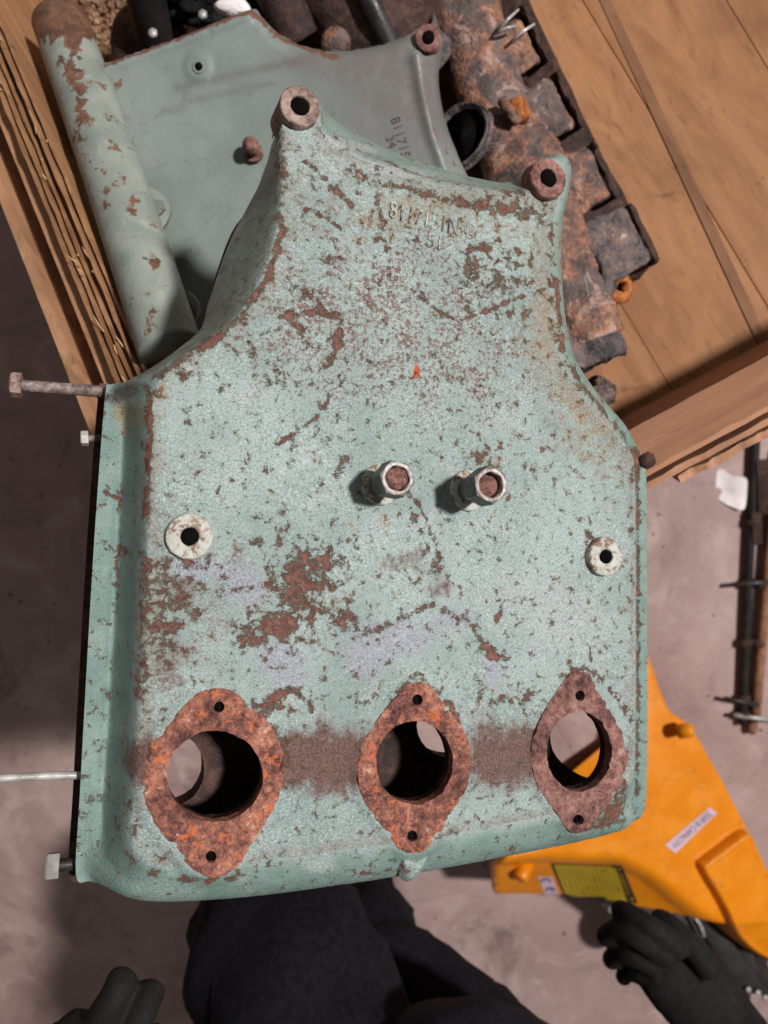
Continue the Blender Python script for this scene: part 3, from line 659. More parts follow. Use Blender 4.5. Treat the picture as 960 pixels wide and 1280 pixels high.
V, F_ = tube(densify([P(757, 345, .66), P(751, 365, .655), P(748, 385, .65)], 6), [.008, .009, .010, .011, .011, .011, .010, .010, .009, .009, .008, .008, .007], 14, .3, 120); part('crust', V, F_, M_MANIGREY, mani)
for a, b in (((620, 42), (646, 32)), ((622, 40), (648, 12)), ((640, 52), (668, 30))):
    V, F_ = tube([P(*a, .640), P((a[0] + b[0]) / 2, (a[1] + b[1]) / 2 - 2, .635), P(*b, .638)], [.0012, .0014, .001], 8); part('locking_wire', V, F_, M_STEEL, mani)

# dark casting in the crate's far end
dark = empty('engine_casting', 'dark brown rusted casting in shade behind the grey green cover', 'casting', P(430, 10, .74))
V, F_ = tube(densify([P(330, -60, .66), P(390, -15, .655), P(450, 25, .655), P(520, 70, .66)], 8), .044, 30, .10, 30); part('casting_body', V, F_, M_DARKRUST, dark)
V, F_ = tube(densify([P(440, -60, .60), P(462, 0, .605), P(490, 60, .625)], 6), .008, 14, .08, 60); part('rib', V, F_, M_DARKSTEEL, dark)
V, F_ = tube(densify([P(330, -60, .62), P(352, 0, .625), P(375, 50, .64)], 6), .018, 18, .12, 60); part('rib', V, F_, M_DARKRUST, dark)
V, F_ = lathe([(.012, -.01), (.012, .004), (.009, .008), (.0001, .009)], P(420, 54, .625), cdir(0, .2, 1), 18); part('cap', V, F_, M_MANI, dark)
# rubber hose end on a flanged outlet
hose = empty('rubber_hose', 'short black rubber hose stub standing at the top left of the crate', 'hose', P(190, 40, .68))
V, F_ = tube(densify([P(192, 44, .672), P(184, 4, .645), P(176, -40, .62)], 8), .0165, 30, .02, 60); part('hose_wall', V, F_, M_RUBBER, hose)
V, F_ = lathe([(.034, -.006), (.034, 0), (.031, .002), (.02, .003)], P(186, 52, .682), (0, 0, 1), 36); part('outlet_flange', V + nz(V, 60)[:, None] * .001, F_, M_DARKRUST, hose)
for x, y in ((192, 43), (254, 20)):
    V, F_ = lathe([(.004, 0), (.004, .003), (.0001, .0036)], P(x, y, .640), cdir(0, 0, 1), 6); part('bolt', V, F_, M_STEEL, hose)
# foam lump
def lump(name, px, py, d, r, mat, label, cat, rough=.3, sq=(1, 1, .6), scale=35, seed=1.):
    bm = bmesh.new(); bmesh.ops.create_icosphere(bm, subdivisions=5, radius=1); V = np.array([tuple(v.co) for v in bm.verts]); F_ = [tuple(v.index for v in f.verts) for f in bm.faces]; bm.free()
    V = V * (1 + rough * nz(V * r, scale, seed))[:, None] * r * np.array(sq); c = P(px, py, d)
    o = part(name, V, F_, mat, None); o.location = Vector(c); return props(o, label, cat)
lump('foam_lump', 268, -8, .66, .045, M_FOAM, 'crumbly black foam lump behind the grey green cover', 'foam', .35, (1.1, .55, .5), 40)
lump('white_cap', 292, 10, .632, .011, M_WHITE, 'small white lump lying on the black foam', 'scrap', .2, (1.3, .6, .6), 80, 4.)
# rubble of chips on the deck by the hose: nobody could count it
Vs = []; Fs = []; b = 0
for k in range(900):
    px, py = random.uniform(100, 240), random.uniform(-40, 75); c = Pdeck(px, py) + np.array([0, 0, random.uniform(0, .004)]); r = random.uniform(.0012, .0042)
    D = RNG.standard_normal((6, 3)) * .25 + np.array([[1, 0, 0], [-1, 0, 0], [0, 1, 0], [0, -1, 0], [0, 0, .6], [0, 0, -.6]])
    Vs.append(c + D * r); Fs += [(b + i, b + j, b + m) for i, j, m in ((0, 2, 4), (2, 1, 4), (1, 3, 4), (3, 0, 4), (2, 0, 5), (1, 2, 5), (3, 1, 5), (0, 3, 5))]; b += 6
M_CHIPS = rust_mat('wood_chips_and_rust_scale', [(.1, (.05, .025, .016)), (.45, (.22, .12, .07)), (.7, (.40, .25, .15)), (.95, (.6, .48, .38))], 55, .3, .001)
o = part('chips', np.vstack(Vs), Fs, M_CHIPS, None, smooth=False); props(o, 'brown wood chips and rust scale scattered on the crate deck', 'rubble', kind='stuff')

# ================================================================== the big mint cover
FP = Frame(P(480, 640, .41), cdir(.35, .0255, 1))
cover = empty('manifold_cover', 'big worn mint green cast engine cover with three rusty port flanges', 'engine cover', M=FP.M)
OP = [(347, 150, -.026, 0), (340, 185, -.032, 0), (326, 226, -.038, 0), (306, 265, -.042, 0), (288, 300, -.043, 0), (275, 335, -.043, 0), (264, 370, -.043, 0), (253, 408, -.042, 0), (228, 432, -.036, 0), (192, 458, -.033, 0), (160, 476, -.03, 0), (138, 481, -.03, 1), (132, 490, -.03, 1), (123, 600, -.03, 1), (115, 720, -.03, 1), (107, 860, -.03, 1), (100, 990, -.03, 1), (95, 1094, -.03, 1), (112, 1101, -.03, 1), (132, 1107, -.024, .3), (160, 1119, -.019, 0), (210, 1124, -.018, 0), (330, 1116, -.018, 0), (480, 1095, -.018, 0), (560, 1081, -.018, 0), (700, 1054, -.018, 0), (770, 1037, -.016, 0), (790, 1027, -.012, .5), (805, 1014, -.008, 1), (809, 950, -.008, 1), (809, 800, -.008, 1), (808, 600, -.008, 1), (803, 572, -.009, 1), (781, 534, -.012, .2), (736, 482, -.012, 0), (710, 432, -.012, 0), (699, 360, -.014, 0), (697, 290, -.016, 0), (703, 250, -.018, 0), (708, 222, -.018, 0), (700, 201, -.018, 0), (684, 196, -.018, 0), (667, 207, -.018, 0), (648, 228, -.02, 0), (600, 224, -.02, 0), (560, 213, -.02, 0), (510, 197, -.02, 0), (470, 180, -.02, 0), (430, 158, -.02, 0), (404, 136, -.02, 0), (396, 114, -.02, 0), (376, 106, -.02, 0), (356, 116, -.022, 0)]
FcP = [(352, 142), (352, 165), (353, 200), (353, 245), (347, 292), (330, 345), (300, 394), (266, 424), (226, 450), (203, 476), (193, 510), (190, 600), (187, 700), (183, 800), (177, 900), (170, 1000), (168, 1045), (180, 1070), (215, 1082), (330, 1074), (480, 1054), (560, 1041), (700, 1016), (762, 999), (783, 980), (790, 950), (792, 800), (791, 600), (786, 568), (765, 542), (728, 502), (703, 462), (691, 400), (686, 320), (690, 275), (698, 250), (702, 225), (696, 206), (684, 201), (671, 211), (662, 240), (600, 240), (540, 231), (480, 212), (430, 188), (404, 168), (397, 148), (393, 122), (376, 111), (359, 120)]
OPs, FPs = two_contour(FP, OP, FcP, [p[3] for p in OP])
ports = [dict(ring=[(250, 866), (272, 861), (295, 866), (315, 885), (338, 906), (352, 932), (357, 960), (352, 990), (340, 1018), (317, 1054), (296, 1085), (275, 1098), (255, 1096), (238, 1085), (214, 1056), (192, 1030), (180, 1003), (178, 975), (183, 945), (197, 920), (220, 895), (236, 877)], hole=(269, 971, 61, 58), bolts=[(274, 884, 8), (264, 1072, 8)]),
         dict(ring=[(508, 860), (523, 853), (540, 859), (560, 886), (580, 912), (590, 942), (588, 975), (570, 1012), (545, 1050), (531, 1064), (515, 1068), (500, 1062), (484, 1040), (462, 1012), (450, 985), (449, 950), (458, 925), (481, 890)], hole=(519, 954, 49, 53), bolts=[(522, 875, 7.4), (516, 1046, 7.4)]),
         dict(ring=[(716, 842), (729, 838), (742, 846), (754, 870), (775, 905), (785, 935), (784, 965), (770, 996), (745, 1030), (730, 1042), (714, 1040), (699, 1020), (675, 986), (667, 955), (668, 925), (680, 895), (703, 857)], hole=(725, 940, 41, 51), bolts=[(726, 870, 7), (723, 1025, 7)])]
RH = .0038
def px_ell(cx, cy, rx, ry, h, n=48, rough=0): return FP.locs(ellipse(cx, cy, rx, ry, n, rough), h)
holes = []
for p in ports:
    holes.append(px_ell(p['hole'][0], p['hole'][1], p['hole'][2] * 1.0, p['hole'][3] * 1.0, RH))
    for b in p['bolts']: holes.append(px_ell(b[0], b[1], b[2] * .9, b[2], RH, 16))
def circ(fr, px, py, h, r, n=24): return np.array([fr.loc(px, py, h)]) + ellipse(0, 0, r, r, n)
sL = FP.pxscale(375, 132); sR = FP.pxscale(686, 222); wL = FP.pxscale(237, 671); wR = FP.pxscale(758, 696)
B_H = .0045
for px, py, h, r in ((375, 132, B_H, sL * 16), (686, 222, B_H, sR * 16), (237, 671, .003, wL * 13), (758, 696, .003, wR * 11)): holes.append(circ(FP, px, py, h, r))
ring_xy = [catmull(FP.locs(p['ring'], 0), 5) for p in ports]
def zP(V):
    dO, hO = dist_poly(OPs, V, True, OPs[:, 2]); _, fl = dist_poly(OPs, V, True, OPs[:, 3]); dF_ = dist_poly(FPs, V); ins = inside(FPs, V)
    t = np.where(ins, 1, dO / (dO + dF_ + 1e-9))
    vpx = FP.to_px(V); lin = np.clip((470 - vpx[:, 1]) / 40, 0, 1) * np.clip((700 - vpx[:, 0]) / 60, 0, 1)
    rnd = 1 - np.sqrt(np.clip(1 - (1 - t) ** 2, 0, 1)); rl = np.clip((np.sqrt((1 - t) ** 2 + .012) - .1095) / .897, 0, 1); rnd = rnd * (1 - lin) + rl * lin
    u = np.clip((t - .42) / .58, 0, 1); flange = 1 - (u * u * (3 - 2 * u)) - .10 * np.exp(-((t - .42) / .10) ** 2) * -1
    z = hO * (rnd * (1 - fl) + flange * fl)
    for r in ring_xy:                                   # the casting swells up to each port pad
        d = np.where(inside(r, V), 0, dist_poly(r, V)); z += .0022 * np.exp(-(d / .004) ** 2)
    z += .0011 * nz(V, 12, 5.) * np.where(ins, 1, .4) + .00022 * nz(V, 170, 9., 2)
    return z
v_, f_ = sheet(OPs[:, :2], holes, .00135, zP, lambda p, z: (z - .0025 if dist_poly(OPs[:, :2], p[None])[0] > .0015 else (-.040 if z > -.028 else z - .016)))
me = mesh_from(v_, f_, 'cover_body')
vp = FP.to_px(v_[:, :2]); ins = inside(FPs, v_[:, :2]); dE = dist_poly(FPs, v_[:, :2])
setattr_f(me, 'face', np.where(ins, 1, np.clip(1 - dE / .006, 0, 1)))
B = lambda *a, **k: blob(vp, *a, **k)
S = lambda *a: stroke(vp, *a)
def X(x0, x1, y0, y1, soft, s): return s / (1 + np.exp((np.abs(vp[:, 0] - (x0 + x1) / 2) - (x1 - x0) / 2) / soft)) / (1 + np.exp((np.abs(vp[:, 1] - (y0 + y1) / 2) - (y1 - y0) / 2) / soft))
rust = sum([S([(400, 158), (470, 190), (540, 220), (600, 232), (655, 240)], 3, .26), S([(353, 170), (353, 230), (350, 292), (334, 345), (303, 392)], 3, .20), S([(690, 280), (690, 400), (703, 462), (730, 502)], 4, .24), S([(170, 1000), (168, 1045), (180, 1072)], 4, .2),
    S([(186, 480), (187, 540), (184, 600), (182, 642)], 5, .55), S([(184, 690), (180, 760), (178, 830), (172, 870)], 8, .33),
    B(380, 715, 42, 36, .36), B(372, 755, 30, 40, .34), B(430, 775, 20, 16, .45), B(350, 785, 25, 20, .38), B(410, 700, 30, 14, .3), B(318, 790, 22, 20, .38), B(305, 800, 14, 12, .3),
    B(222, 750, 34, 38, .34), B(205, 800, 18, 30, .32), B(300, 735, 22, 14, .15), B(240, 700, 26, 10, .3), B(205, 700, 8, 40, .2),
    S([(366, 358), (392, 372), (410, 392), (426, 400), (422, 428), (414, 452)], 5, .40), S([(352, 397), (372, 392), (404, 390)], 4, .5), S([(358, 396), (372, 408), (384, 424)], 4, .5), B(420, 432, 9, 14, .4),
    S([(432, 472), (395, 522), (348, 556)], 2.4, .42), S([(432, 494), (470, 484), (505, 470)], 2.2, .36), S([(525, 372), (548, 388), (572, 401), (612, 388), (642, 374), (690, 358)], 2.4, .38), B(528, 372, 6, 6, .4),
    S([(464, 322), (490, 310), (522, 298)], 3, .36), S([(382, 202), (410, 226), (440, 256)], 4, .36), S([(384, 260), (408, 272), (426, 286)], 3.4, .36), S([(470, 250), (480, 280), (470, 300)], 5, .3),
    B(590, 335, 16, 18, .42), B(622, 352, 22, 14, .36), B(600, 310, 20, 12, .3), B(645, 330, 24, 24, .22), B(585, 385, 8, 8, .4), B(636, 392, 30, 16, .2),
    S([(440, 214), (480, 228), (540, 246)], 7, .36), S([(560, 250), (620, 262), (680, 270)], 8, .40), S([(405, 300), (410, 330)], 6, .2), B(640, 250, 40, 12, .22),
    S([(196, 470), (226, 450), (268, 424), (302, 396), (334, 350), (350, 300)], 5, .36), B(262, 426, 24, 9, .45), B(226, 468, 6, 14, .4), B(236, 472, 5, 12, .4), B(352, 285, 6, 16, .4), B(356, 215, 5, 30, .3),
    S([(697, 350), (704, 440), (735, 490), (782, 540), (800, 575)], 4, .42), S([(808, 575), (809, 800), (807, 1000)], 2.6, .5), B(806, 575, 6, 18, .5),
    B(318, 565 + 120, 10, 5, .2), B(430, 578, 8, 10, .45), B(402, 605, 9, 8, .45), B(348, 552, 10, 8, .3), B(316, 440, 9, 9, .45), B(352, 462, 20, 12, .28), B(370, 480, 30, 6, .2), B(600, 572, 20, 22, .26), B(612, 590, 6, 10, .3),
    S([(504, 604), (522, 630)], 2.2, .5), S([(512, 632), (530, 672), (545, 708)], 2.2, .36), S([(524, 628), (540, 670), (549, 700)], 2.0, .36),
    S([(556, 764), (585, 778), (602, 800), (626, 830)], 5, .45), S([(540, 756), (480, 782), (440, 800)], 4, .35), B(618, 815, 14, 8, .4), B(545, 712, 8, 8, .35), S([(626, 762), (622, 775)], 3.2, .6),
    S([(338, 872), (365, 864), (388, 880)], 7, .42), B(350, 884, 20, 8, .3), B(325, 888, 18, 16, .34), S([(336, 905), (358, 935), (362, 960)], 4, .4),
    B(158, 1010, 8, 16, .42), B(165, 1074, 7, 10, .42), B(148, 1040, 10, 14, .3), B(192, 1096, 20, 8, .30), S([(230, 1098), (290, 1098), (350, 1080)], 6, .3), B(768, 1018, 22, 16, .60), B(775, 990, 10, 22, .45), B(748, 1035, 24, 7, .4), B(640, 1065, 10, 6, .3), S([(440, 1100), (520, 1086)], 4, .35),
    S([(500, 862), (522, 845), (550, 868), (575, 905)], 5, .30), S([(450, 880), (495, 868)], 5, .2), B(620, 875, 40, 8, .28), B(660, 868, 12, 12, .3), S([(700, 850), (725, 832), (752, 850), (790, 900)], 5, .32), S([(735, 805), (738, 830)], 3, .4),
    S([(128, 610), (150, 622)], 2.4, .6), S([(153, 612), (150, 680), (146, 760)], 3, .30), B(160, 690, 18, 8, .3), B(700, 690, 5, 7, .0), B(738, 672, 8, 10, .45), B(790, 590, 5, 10, .4), B(788, 665, 4, 8, .4), B(791, 725, 4, 8, .4),
])
setattr_f(me, 'rust', np.clip(rust, 0, .8))
setattr_f(me, 'orange', np.clip(B(521, 463, 5, 12, 1.0) + B(516, 487, 3, 8, .6) + B(300, 880, 5, 5, .3), 0, 1))
tan = sum([B(520, 255, 70, 26, .42), B(470, 290, 50, 30, .30), B(620, 300, 70, 60, .30), B(745, 560, 40, 60, .34), B(720, 500, 30, 40, .36), B(690, 400, 24, 80, .42), B(610, 575, 34, 30, .40), B(480, 655, 14, 18, .5), B(440, 660, 8, 12, .45), B(170, 520, 28, 26, .45), B(200, 490, 20, 16, .4), B(152, 500, 14, 22, .5), B(390, 760, 70, 50, .30), B(230, 780, 40, 60, .25), B(355, 880, 40, 12, .5), B(660, 420, 40, 60, .20), B(340, 320, 18, 60, .4), B(390, 560 + 140, 30, 20, .2), B(520, 850, 60, 14, .30), B(650, 870, 50, 12, .4), B(730, 835, 50, 16, .3), B(800, 800, 8, 260, .3), B(270, 1105, 50, 8, .4), B(540, 745, 50, 14, .2), B(250, 905, 90, 30, .12)])
setattr_f(me, 'tan', np.clip(tan, 0, 1))
brown = sum([X(326, 480, 912, 978, 17, 1.08), X(566, 694, 906, 974, 17, 1.05), B(175, 955, 36, 30, .35), B(405, 985, 50, 30, .22), B(640, 985, 40, 30, .22), B(182, 950, 24, 34, .75), B(215, 815, 26, 60, .62), B(505, 702, 55, 18, .55), B(548, 735, 22, 20, .5), B(235, 735, 36, 24, .45), B(380, 750, 50, 50, .28), B(600, 330, 60, 40, .28), B(540, 460, 40, 40, .20), B(575, 500, 30, 60, .15), B(785, 930, 12, 40, .5), B(640, 250, 60, 14, .3), B(300, 690, 30, 16, .25), B(660, 800, 10, 12, .0)])
setattr_f(me, 'brown', np.clip(brown, 0, 1))
lil = sum([B(470, 790, 230, 60, .20), B(260, 740, 110, 60, .18), B(330, 700, 120, 30, .1), B(492, 800, 52, 26, .55), B(455, 832, 26, 26, .5), B(618, 838, 16, 34, .55), B(345, 825, 34, 34, .50), B(308, 735, 26, 26, .50), B(240, 710, 40, 16, .45), B(570, 772, 30, 14, .5), B(365, 845, 26, 20, .4), B(336, 1062, 12, 6, .6), B(665, 810, 14, 26, .35), B(220, 800, 30, 50, .3)])
setattr_f(me, 'lilac', np.clip(lil, 0, 1))
setattr_f(me, 'grey', np.clip(sum([B(640, 735, 70, 50, .40), B(720, 780, 60, 70, .48), B(340, 605, 100, 40, .25), B(250, 590, 60, 60, .22), B(400, 1082, 26, 14, .7), B(500, 210, 90, 16, .6), B(440, 175, 50, 14, .7), B(470, 1040, 160, 18, .3), B(560, 590, 60, 60, .2)]), 0, 1))
setattr_f(me, 'white', np.clip(S([(412, 852), (470, 815), (546, 768)], 4.5, .55) + S([(500, 778), (525, 762)], 2, .45) + B(610, 720, 40, 30, .25) + B(420, 215, 40, 20, .3) + B(345, 860, 30, 8, .2) + S([(800, 600), (800, 960)], 3, .4), 0, 1))
setattr_f(me, 'film', np.clip(.06 + 1.2 * .42 * np.exp(-dE / .010) * ins + .30 * np.exp(-dE / .004) + sum([B(690, 380, 60, 130, .38), B(560, 260, 160, 60, .36), B(400, 250, 60, 90, .25), B(740, 560, 70, 70, .34), B(420, 420, 150, 120, .22), B(220, 780, 80, 110, .28), B(380, 740, 110, 80, .30), B(560, 860, 260, 26, .26), B(160, 600, 30, 300, .16), B(330, 560, 120, 100, .12), B(600, 520, 140, 120, .22), B(250, 900, 80, 40, .2), B(300, 760, 200, 90, .14), B(500, 720, 200, 60, .10)]), 0, 1))
setattr_f(me, 'speck', np.clip(sum([B(470, 380, 240, 220, .92), B(560, 360, 160, 150, .25), B(330, 430, 110, 90, .4), B(640, 520, 150, 120, .4), B(600, 650, 180, 60, .2), B(180, 1070, 60, 40, .6), B(300, 760, 140, 90, .5), B(160, 800, 40, 140, .2)]) + .12, 0, 1.25))
neckw = np.where(~ins, 1, 0) * np.clip(1.25 - dist_poly(np.array([(345, 150), (311, 290), (264, 388), (195, 456)], float), vp, False) / 60, 0, 1)
setattr_f(me, 'grime', np.clip(neckw * .55 + S([(137, 485), (165, 480)], 9, .8) + S([(404, 150), (470, 186), (560, 219), (650, 236)], 6, .35) + S([(153, 500), (146, 700), (136, 900), (125, 1060)], 4, .30) + S([(497, 1060), (495, 1085)], 4, .4) + B(655, 236, 12, 12, .6) + S([(700, 720), (728, 780), (738, 830)], 3, .35) + S([(560, 694), (640, 690)], 2, .35), 0, 1))
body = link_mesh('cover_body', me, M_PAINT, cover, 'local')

# back plate: rusty rim showing at the left, dark inside behind the ports
ob = OPs[:, :2].copy(); cen = ob.mean(0)
bk = [FP.loc(p[0], p[1], p[2] - .018) for p in OP]
bk = np.array(bk); out = []
for i, p in enumerate(bk):
    pxl = OP[i][0]; sh = np.array([-.0035, 0]) if pxl < 140 else (np.array([-.001, 0.0]) if pxl < 300 and OP[i][1] < 400 else np.array([.0015, -.001]))
    k = 1.0 if pxl < 345 else .985
    out.append(cen + (p - cen) * k + sh)
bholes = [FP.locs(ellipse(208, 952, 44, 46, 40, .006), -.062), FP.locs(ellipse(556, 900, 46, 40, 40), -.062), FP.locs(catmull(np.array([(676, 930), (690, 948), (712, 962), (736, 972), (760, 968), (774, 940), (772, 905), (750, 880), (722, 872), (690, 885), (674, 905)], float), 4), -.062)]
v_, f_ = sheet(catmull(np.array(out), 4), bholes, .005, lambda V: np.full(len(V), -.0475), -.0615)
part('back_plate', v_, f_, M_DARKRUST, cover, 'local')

# port flanges
for k, p in enumerate(ports):
    out = catmull(FP.locs(p['ring'], RH), 6)
    hx, hy, rx, ry = p['hole']
    hl = [px_ell(hx, hy, rx * .985, ry * .985, RH, 60, .006)] + [px_ell(b[0], b[1], b[2] * .86, b[2] * .96, RH, 18) for b in p['bolts']]
    cxy = FP.loc(hx, hy, RH)
    def zr(V, out=out, hl=hl, k=k):
        d = dist_poly(out, V); di = dist_poly(hl[0], V)
        e = 1 - np.clip(1 - d / .0028, 0, 1) ** 2; ei = 1 - .5 * np.clip(1 - di / .0025, 0, 1) ** 2
        n = nz(V, 230, 11. + k, 4) * .0009 + nz(V, 70, 3. + k, 3) * .0005
        fl = np.clip((nz(V, 120, 31. + k, 3) - .1) * 6, 0, 1) * .0011      # flakes lifted proud
        return (RH - .0020) * (.35 + .65 * e) * (.8 + .2 * ei) + n + fl + .0012
    v_, f_ = sheet(out, hl, .0011, zr, lambda q, z, cxy=cxy, r=max(rx, ry) * 1.02: -.003)
    ringo = part('port_flange', v_, f_, M_RUSTRING if k < 2 else M_RUSTRING2, cover, 'local')
    props(ringo, ['orange flaking rusty flange of the largest port', 'reddish rusty flange of the middle port', 'dull pinkish rusty flange of the narrowest port'][k])
    # dark sleeve inside the port
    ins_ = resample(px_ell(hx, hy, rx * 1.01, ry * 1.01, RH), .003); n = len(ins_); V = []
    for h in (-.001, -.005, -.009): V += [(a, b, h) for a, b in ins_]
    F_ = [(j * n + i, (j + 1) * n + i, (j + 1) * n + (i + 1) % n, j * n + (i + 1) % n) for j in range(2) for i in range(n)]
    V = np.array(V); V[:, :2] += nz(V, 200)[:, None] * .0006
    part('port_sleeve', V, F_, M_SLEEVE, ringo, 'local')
    for b in p['bolts']:
        c = L3(FP, b[0], b[1], RH); rb = FP.pxscale(b[0], b[1]) * b[2]; V, F_ = lathe([(rb * 1.06, -.0035), (rb, -.008), (rb, -.018), (.0001, -.0181)], c, (0, 0, 1), 18); F_ = F_[:-1]; part('bolt_hole_floor', V, F_, M_BLACKHOLE, ringo, 'local')

# mounting bosses, drilled pads
ring_boss('mounting_boss', FP, 375, 132, B_H, sL * 25, sL * 11.5, .045, .022, M_BOSS, cover, 48)
ring_boss('mounting_boss', FP, 686, 222, B_H, sR * 24.5, sR * 11, .045, .010, M_RUSTRING2, cover, 48)
ring_boss('drilled_pad', FP, 237, 671, .0030, wL * 28.5, wL * 11, .03, .0045, M_WASH, cover, 48)
ring_boss('drilled_pad', FP, 758, 696, .0045, wR * 24, wR * 9, .03, .0065, M_WASH, cover, 48)

# two studs with washers, spacers and nuts
def nut_stud(bx, by, tx, ty, tall, recess, rot):
    a = L3(FP, bx, by, .0); top = L3(FP, tx, ty, tall); ax = top - a; ax = ax / np.linalg.norm(ax); s = FP.pxscale(bx, by)
    V, F_ = lathe([(.0062, 0), (.0062, tall * .62)], a, ax, 26); st = part('stud', V, F_, M_NUTSIDE, cover, 'local')
    V, F_ = lathe([(s * 26, -.001), (s * 26, .0012), (s * 24, .0020), (s * 10, .0022)], a + np.array([.0012, .0, 0]), (0.0, .05, 1), 28); V[:, 2] += nz(V, 300)* .0006; part('washer', V, F_, M_WASH, st, 'local')
    r = s * 23; h0 = tall * .55; h1 = tall
    V, F_ = lathe([(r, h0), (r, h1 - .0010), (r * .95, h1 - .0001), (r * .7, h1 - .00005)], a, ax, 6, rot); sharpen(part('nut', V, F_[:-1], M_NUTSIDE, st, 'local', False), 20)
    V, F_ = lathe([(r * .845, h1 - .0001), (r * .80, h1 + .0003), (r * .68, h1 + .0002), (r * .64, h1 - .002), (r * .62, h1 - .006)], a, ax, 30); V += nz(V, 350)[:, None] * .0002; rim = part('nut_rim', V, F_[:-2], M_NUTTOP, st, 'local'); sharpen(rim, 40)
    V, F_ = lathe([(r * .60, h1 - .008), (r * .60, h1 - recess - .0008), (r * .48, h1 - recess + .0004), (.0001, h1 - recess + .0008)], a, ax, 22); V += nz(V, 400)[:, None] * .0004; part('stud_end', V, F_, M_RUSTRING2, st, 'local')
nut_stud(473, 606, 497, 598, .030, .0005, .35)
nut_stud(583, 613, 614, 606, .034, .0042, .1)

# lug cast under the middle port
lp = catmull(FP.locs([(499, 1064), (518, 1072), (534, 1066), (548, 1056), (541, 1075), (531, 1094), (520, 1106), (508, 1106), (501, 1092), (497, 1072)], .001), 5)
v_, f_ = sheet(lp, [], .0014, lambda V: .001 - .006 * np.clip(1 - dist_poly(lp, V) / .0055, 0, 1) ** 2 + .0004 * nz(V, 160, 3.), -.022)
me = mesh_from(v_, f_, 'cast_lug')
lvp = FP.to_px(v_[:, :2])
for nme in ('rust', 'tan', 'brown', 'lilac', 'grey', 'white', 'speck', 'grime', 'orange', 'film'): setattr_f(me, nme, np.zeros(len(v_)) + {'speck': .3, 'white': .2}.get(nme, 0) + (blob(lvp, 502, 1085, 6, 14, .5) if nme == 'rust' else 0) + (blob(lvp, 520, 1070, 14, 14, .4) if nme == 'tan' else 0))
setattr_f(me, 'face', np.ones(len(v_)) * .9)
link_mesh('cast_lug', me, M_PAINT, cover, 'local')
# raised casting numbers
M_CASTNUM = rust_mat('rubbed_cast_lettering', [(.1, (.03, .023, .02)), (.38, (.10, .075, .062)), (.52, (.22, .17, .14)), (.62, (.33, .38, .35)), (.92, (.5, .55, .52))], 420, .5, .0005)
zl = float(zP(FP.locs([(510, 268), (541, 277), (575, 287), (544, 303)])).max())
text_part('cast_lettering', '8117151N·C', .0132, .0004, FP, 541, 277, zl, (88, 24), M_CASTNUM, cover, .74)
text_part('cast_lettering', '51', .0115, .0004, FP, 544, 303, zl, (88, 24), M_CASTNUM, cover, .9)

# bolts standing out of the left edge
def side_bolt(head, end, h, shaft_px, head_px, head_len_px, mat, name='edge_bolt', bend=0., thread=True):
    a = L3(FP, *head, h); b = L3(FP, *end, h); s = FP.pxscale(*head, h); ax = (b - a) / np.linalg.norm(b - a)
    L = np.linalg.norm(b - a); hl = head_len_px * s; r = shaft_px * s / 2
    n = max(8, int(L / .0006)) if thread else 14; pts = []; rr = []
    for i in range(n + 1):
        t = i / n; pts.append(a + ax * (hl * .8 + (L - hl * .8) * t) + np.array([0, 1, 0]) * bend * math.sin(t * math.pi)); rr.append(r * (1 + (.09 if (i % 2 and (t > .72 or L < .03)) else 0)))
    V, F_ = tube(pts, rr, 16); o = part(name, V, F_, mat[0], cover, 'local')
    if head_px:
        V, F_ = lathe([(head_px * s * .50, 0), (head_px * s * .56, hl * .15), (head_px * s * .56, hl)], a, ax, 6, .25); sharpen(part('bolt_head', V, F_, mat[1], o, 'local', False), 30)
    return o
props(side_bolt((13, 481), (136, 490), -.040, 15, 28, 13, (M_SHAFT, M_BOSS)), 'long bolt with a stained shank at the upper left corner')
side_bolt((101, 548), (128, 548), -.046, 9, 17, 9, (M_SHAFT, M_STEEL))
side_bolt((57, 1083), (110, 1078), -.040, 15, 30, 16, (M_DARKSTEEL, M_STEEL))
props(side_bolt((-60, 979), (112, 969), -.040, 10, 0, 1, (M_STEEL, M_STEEL), 'threaded_rod', .001), 'thin grey rod leaving the left edge')
V, F_ = lathe([(.0048, -.004), (.005, .006), (.0001, .0065)], L3(FP, 804, 578, -.010), (.2, .3, 1), 6, .2); part('edge_bolt', V, F_, M_DARKRUST, cover, 'local')

# ================================================================== orange pallet truck
FT = Frame(P(800, 1040, 1.350), cdir(.18, .10, 1))
truck = empty('pallet_truck', 'orange hand pallet truck with a yellow warning label, below the mint cover', 'pallet truck', (float(P(800, 1040, 1.350)[0]), float(P(800, 1040, 1.350)[1]), 0))
TO = [(800, 806), (812, 822), (826, 862), (838, 890), (862, 905), (878, 930), (905, 978), (935, 1036), (958, 1082), (955, 1120), (908, 1156), (790, 1154), (646, 1150), (626, 1092), (634, 1072), (700, 1044), (760, 1004), (800, 950)]
tl = resample(FT.locs(TO), .004)
crease = FT.locs([(560, 1082), (690, 1074), (775, 1076), (815, 1095), (850, 1125), (900, 1160)])
def zt(V):
    d = dist_poly(crease, V, False)
    below = inside(np.vstack([crease, FT.locs([(900, 1400), (560, 1400)])]), V)
    d = np.where(below, d, -d)
    s = np.where(d > -.014, np.clip(d + .014, 0, 1) ** 2 / .03, 0); s = np.where(d > .016, .03 + (d - .016) * 1.0, s)
    e = dist_poly(tl, V); e = np.clip(1 - e / .006, 0, 1)
    return -s - .005 * e * e + .0008 * nz(V, 14)
v_, f_ = sheet(tl, [], .004, zt, lambda q, z: z - .02)
part('head_plate', FT.world(v_), f_, M_ORANGE, truck)
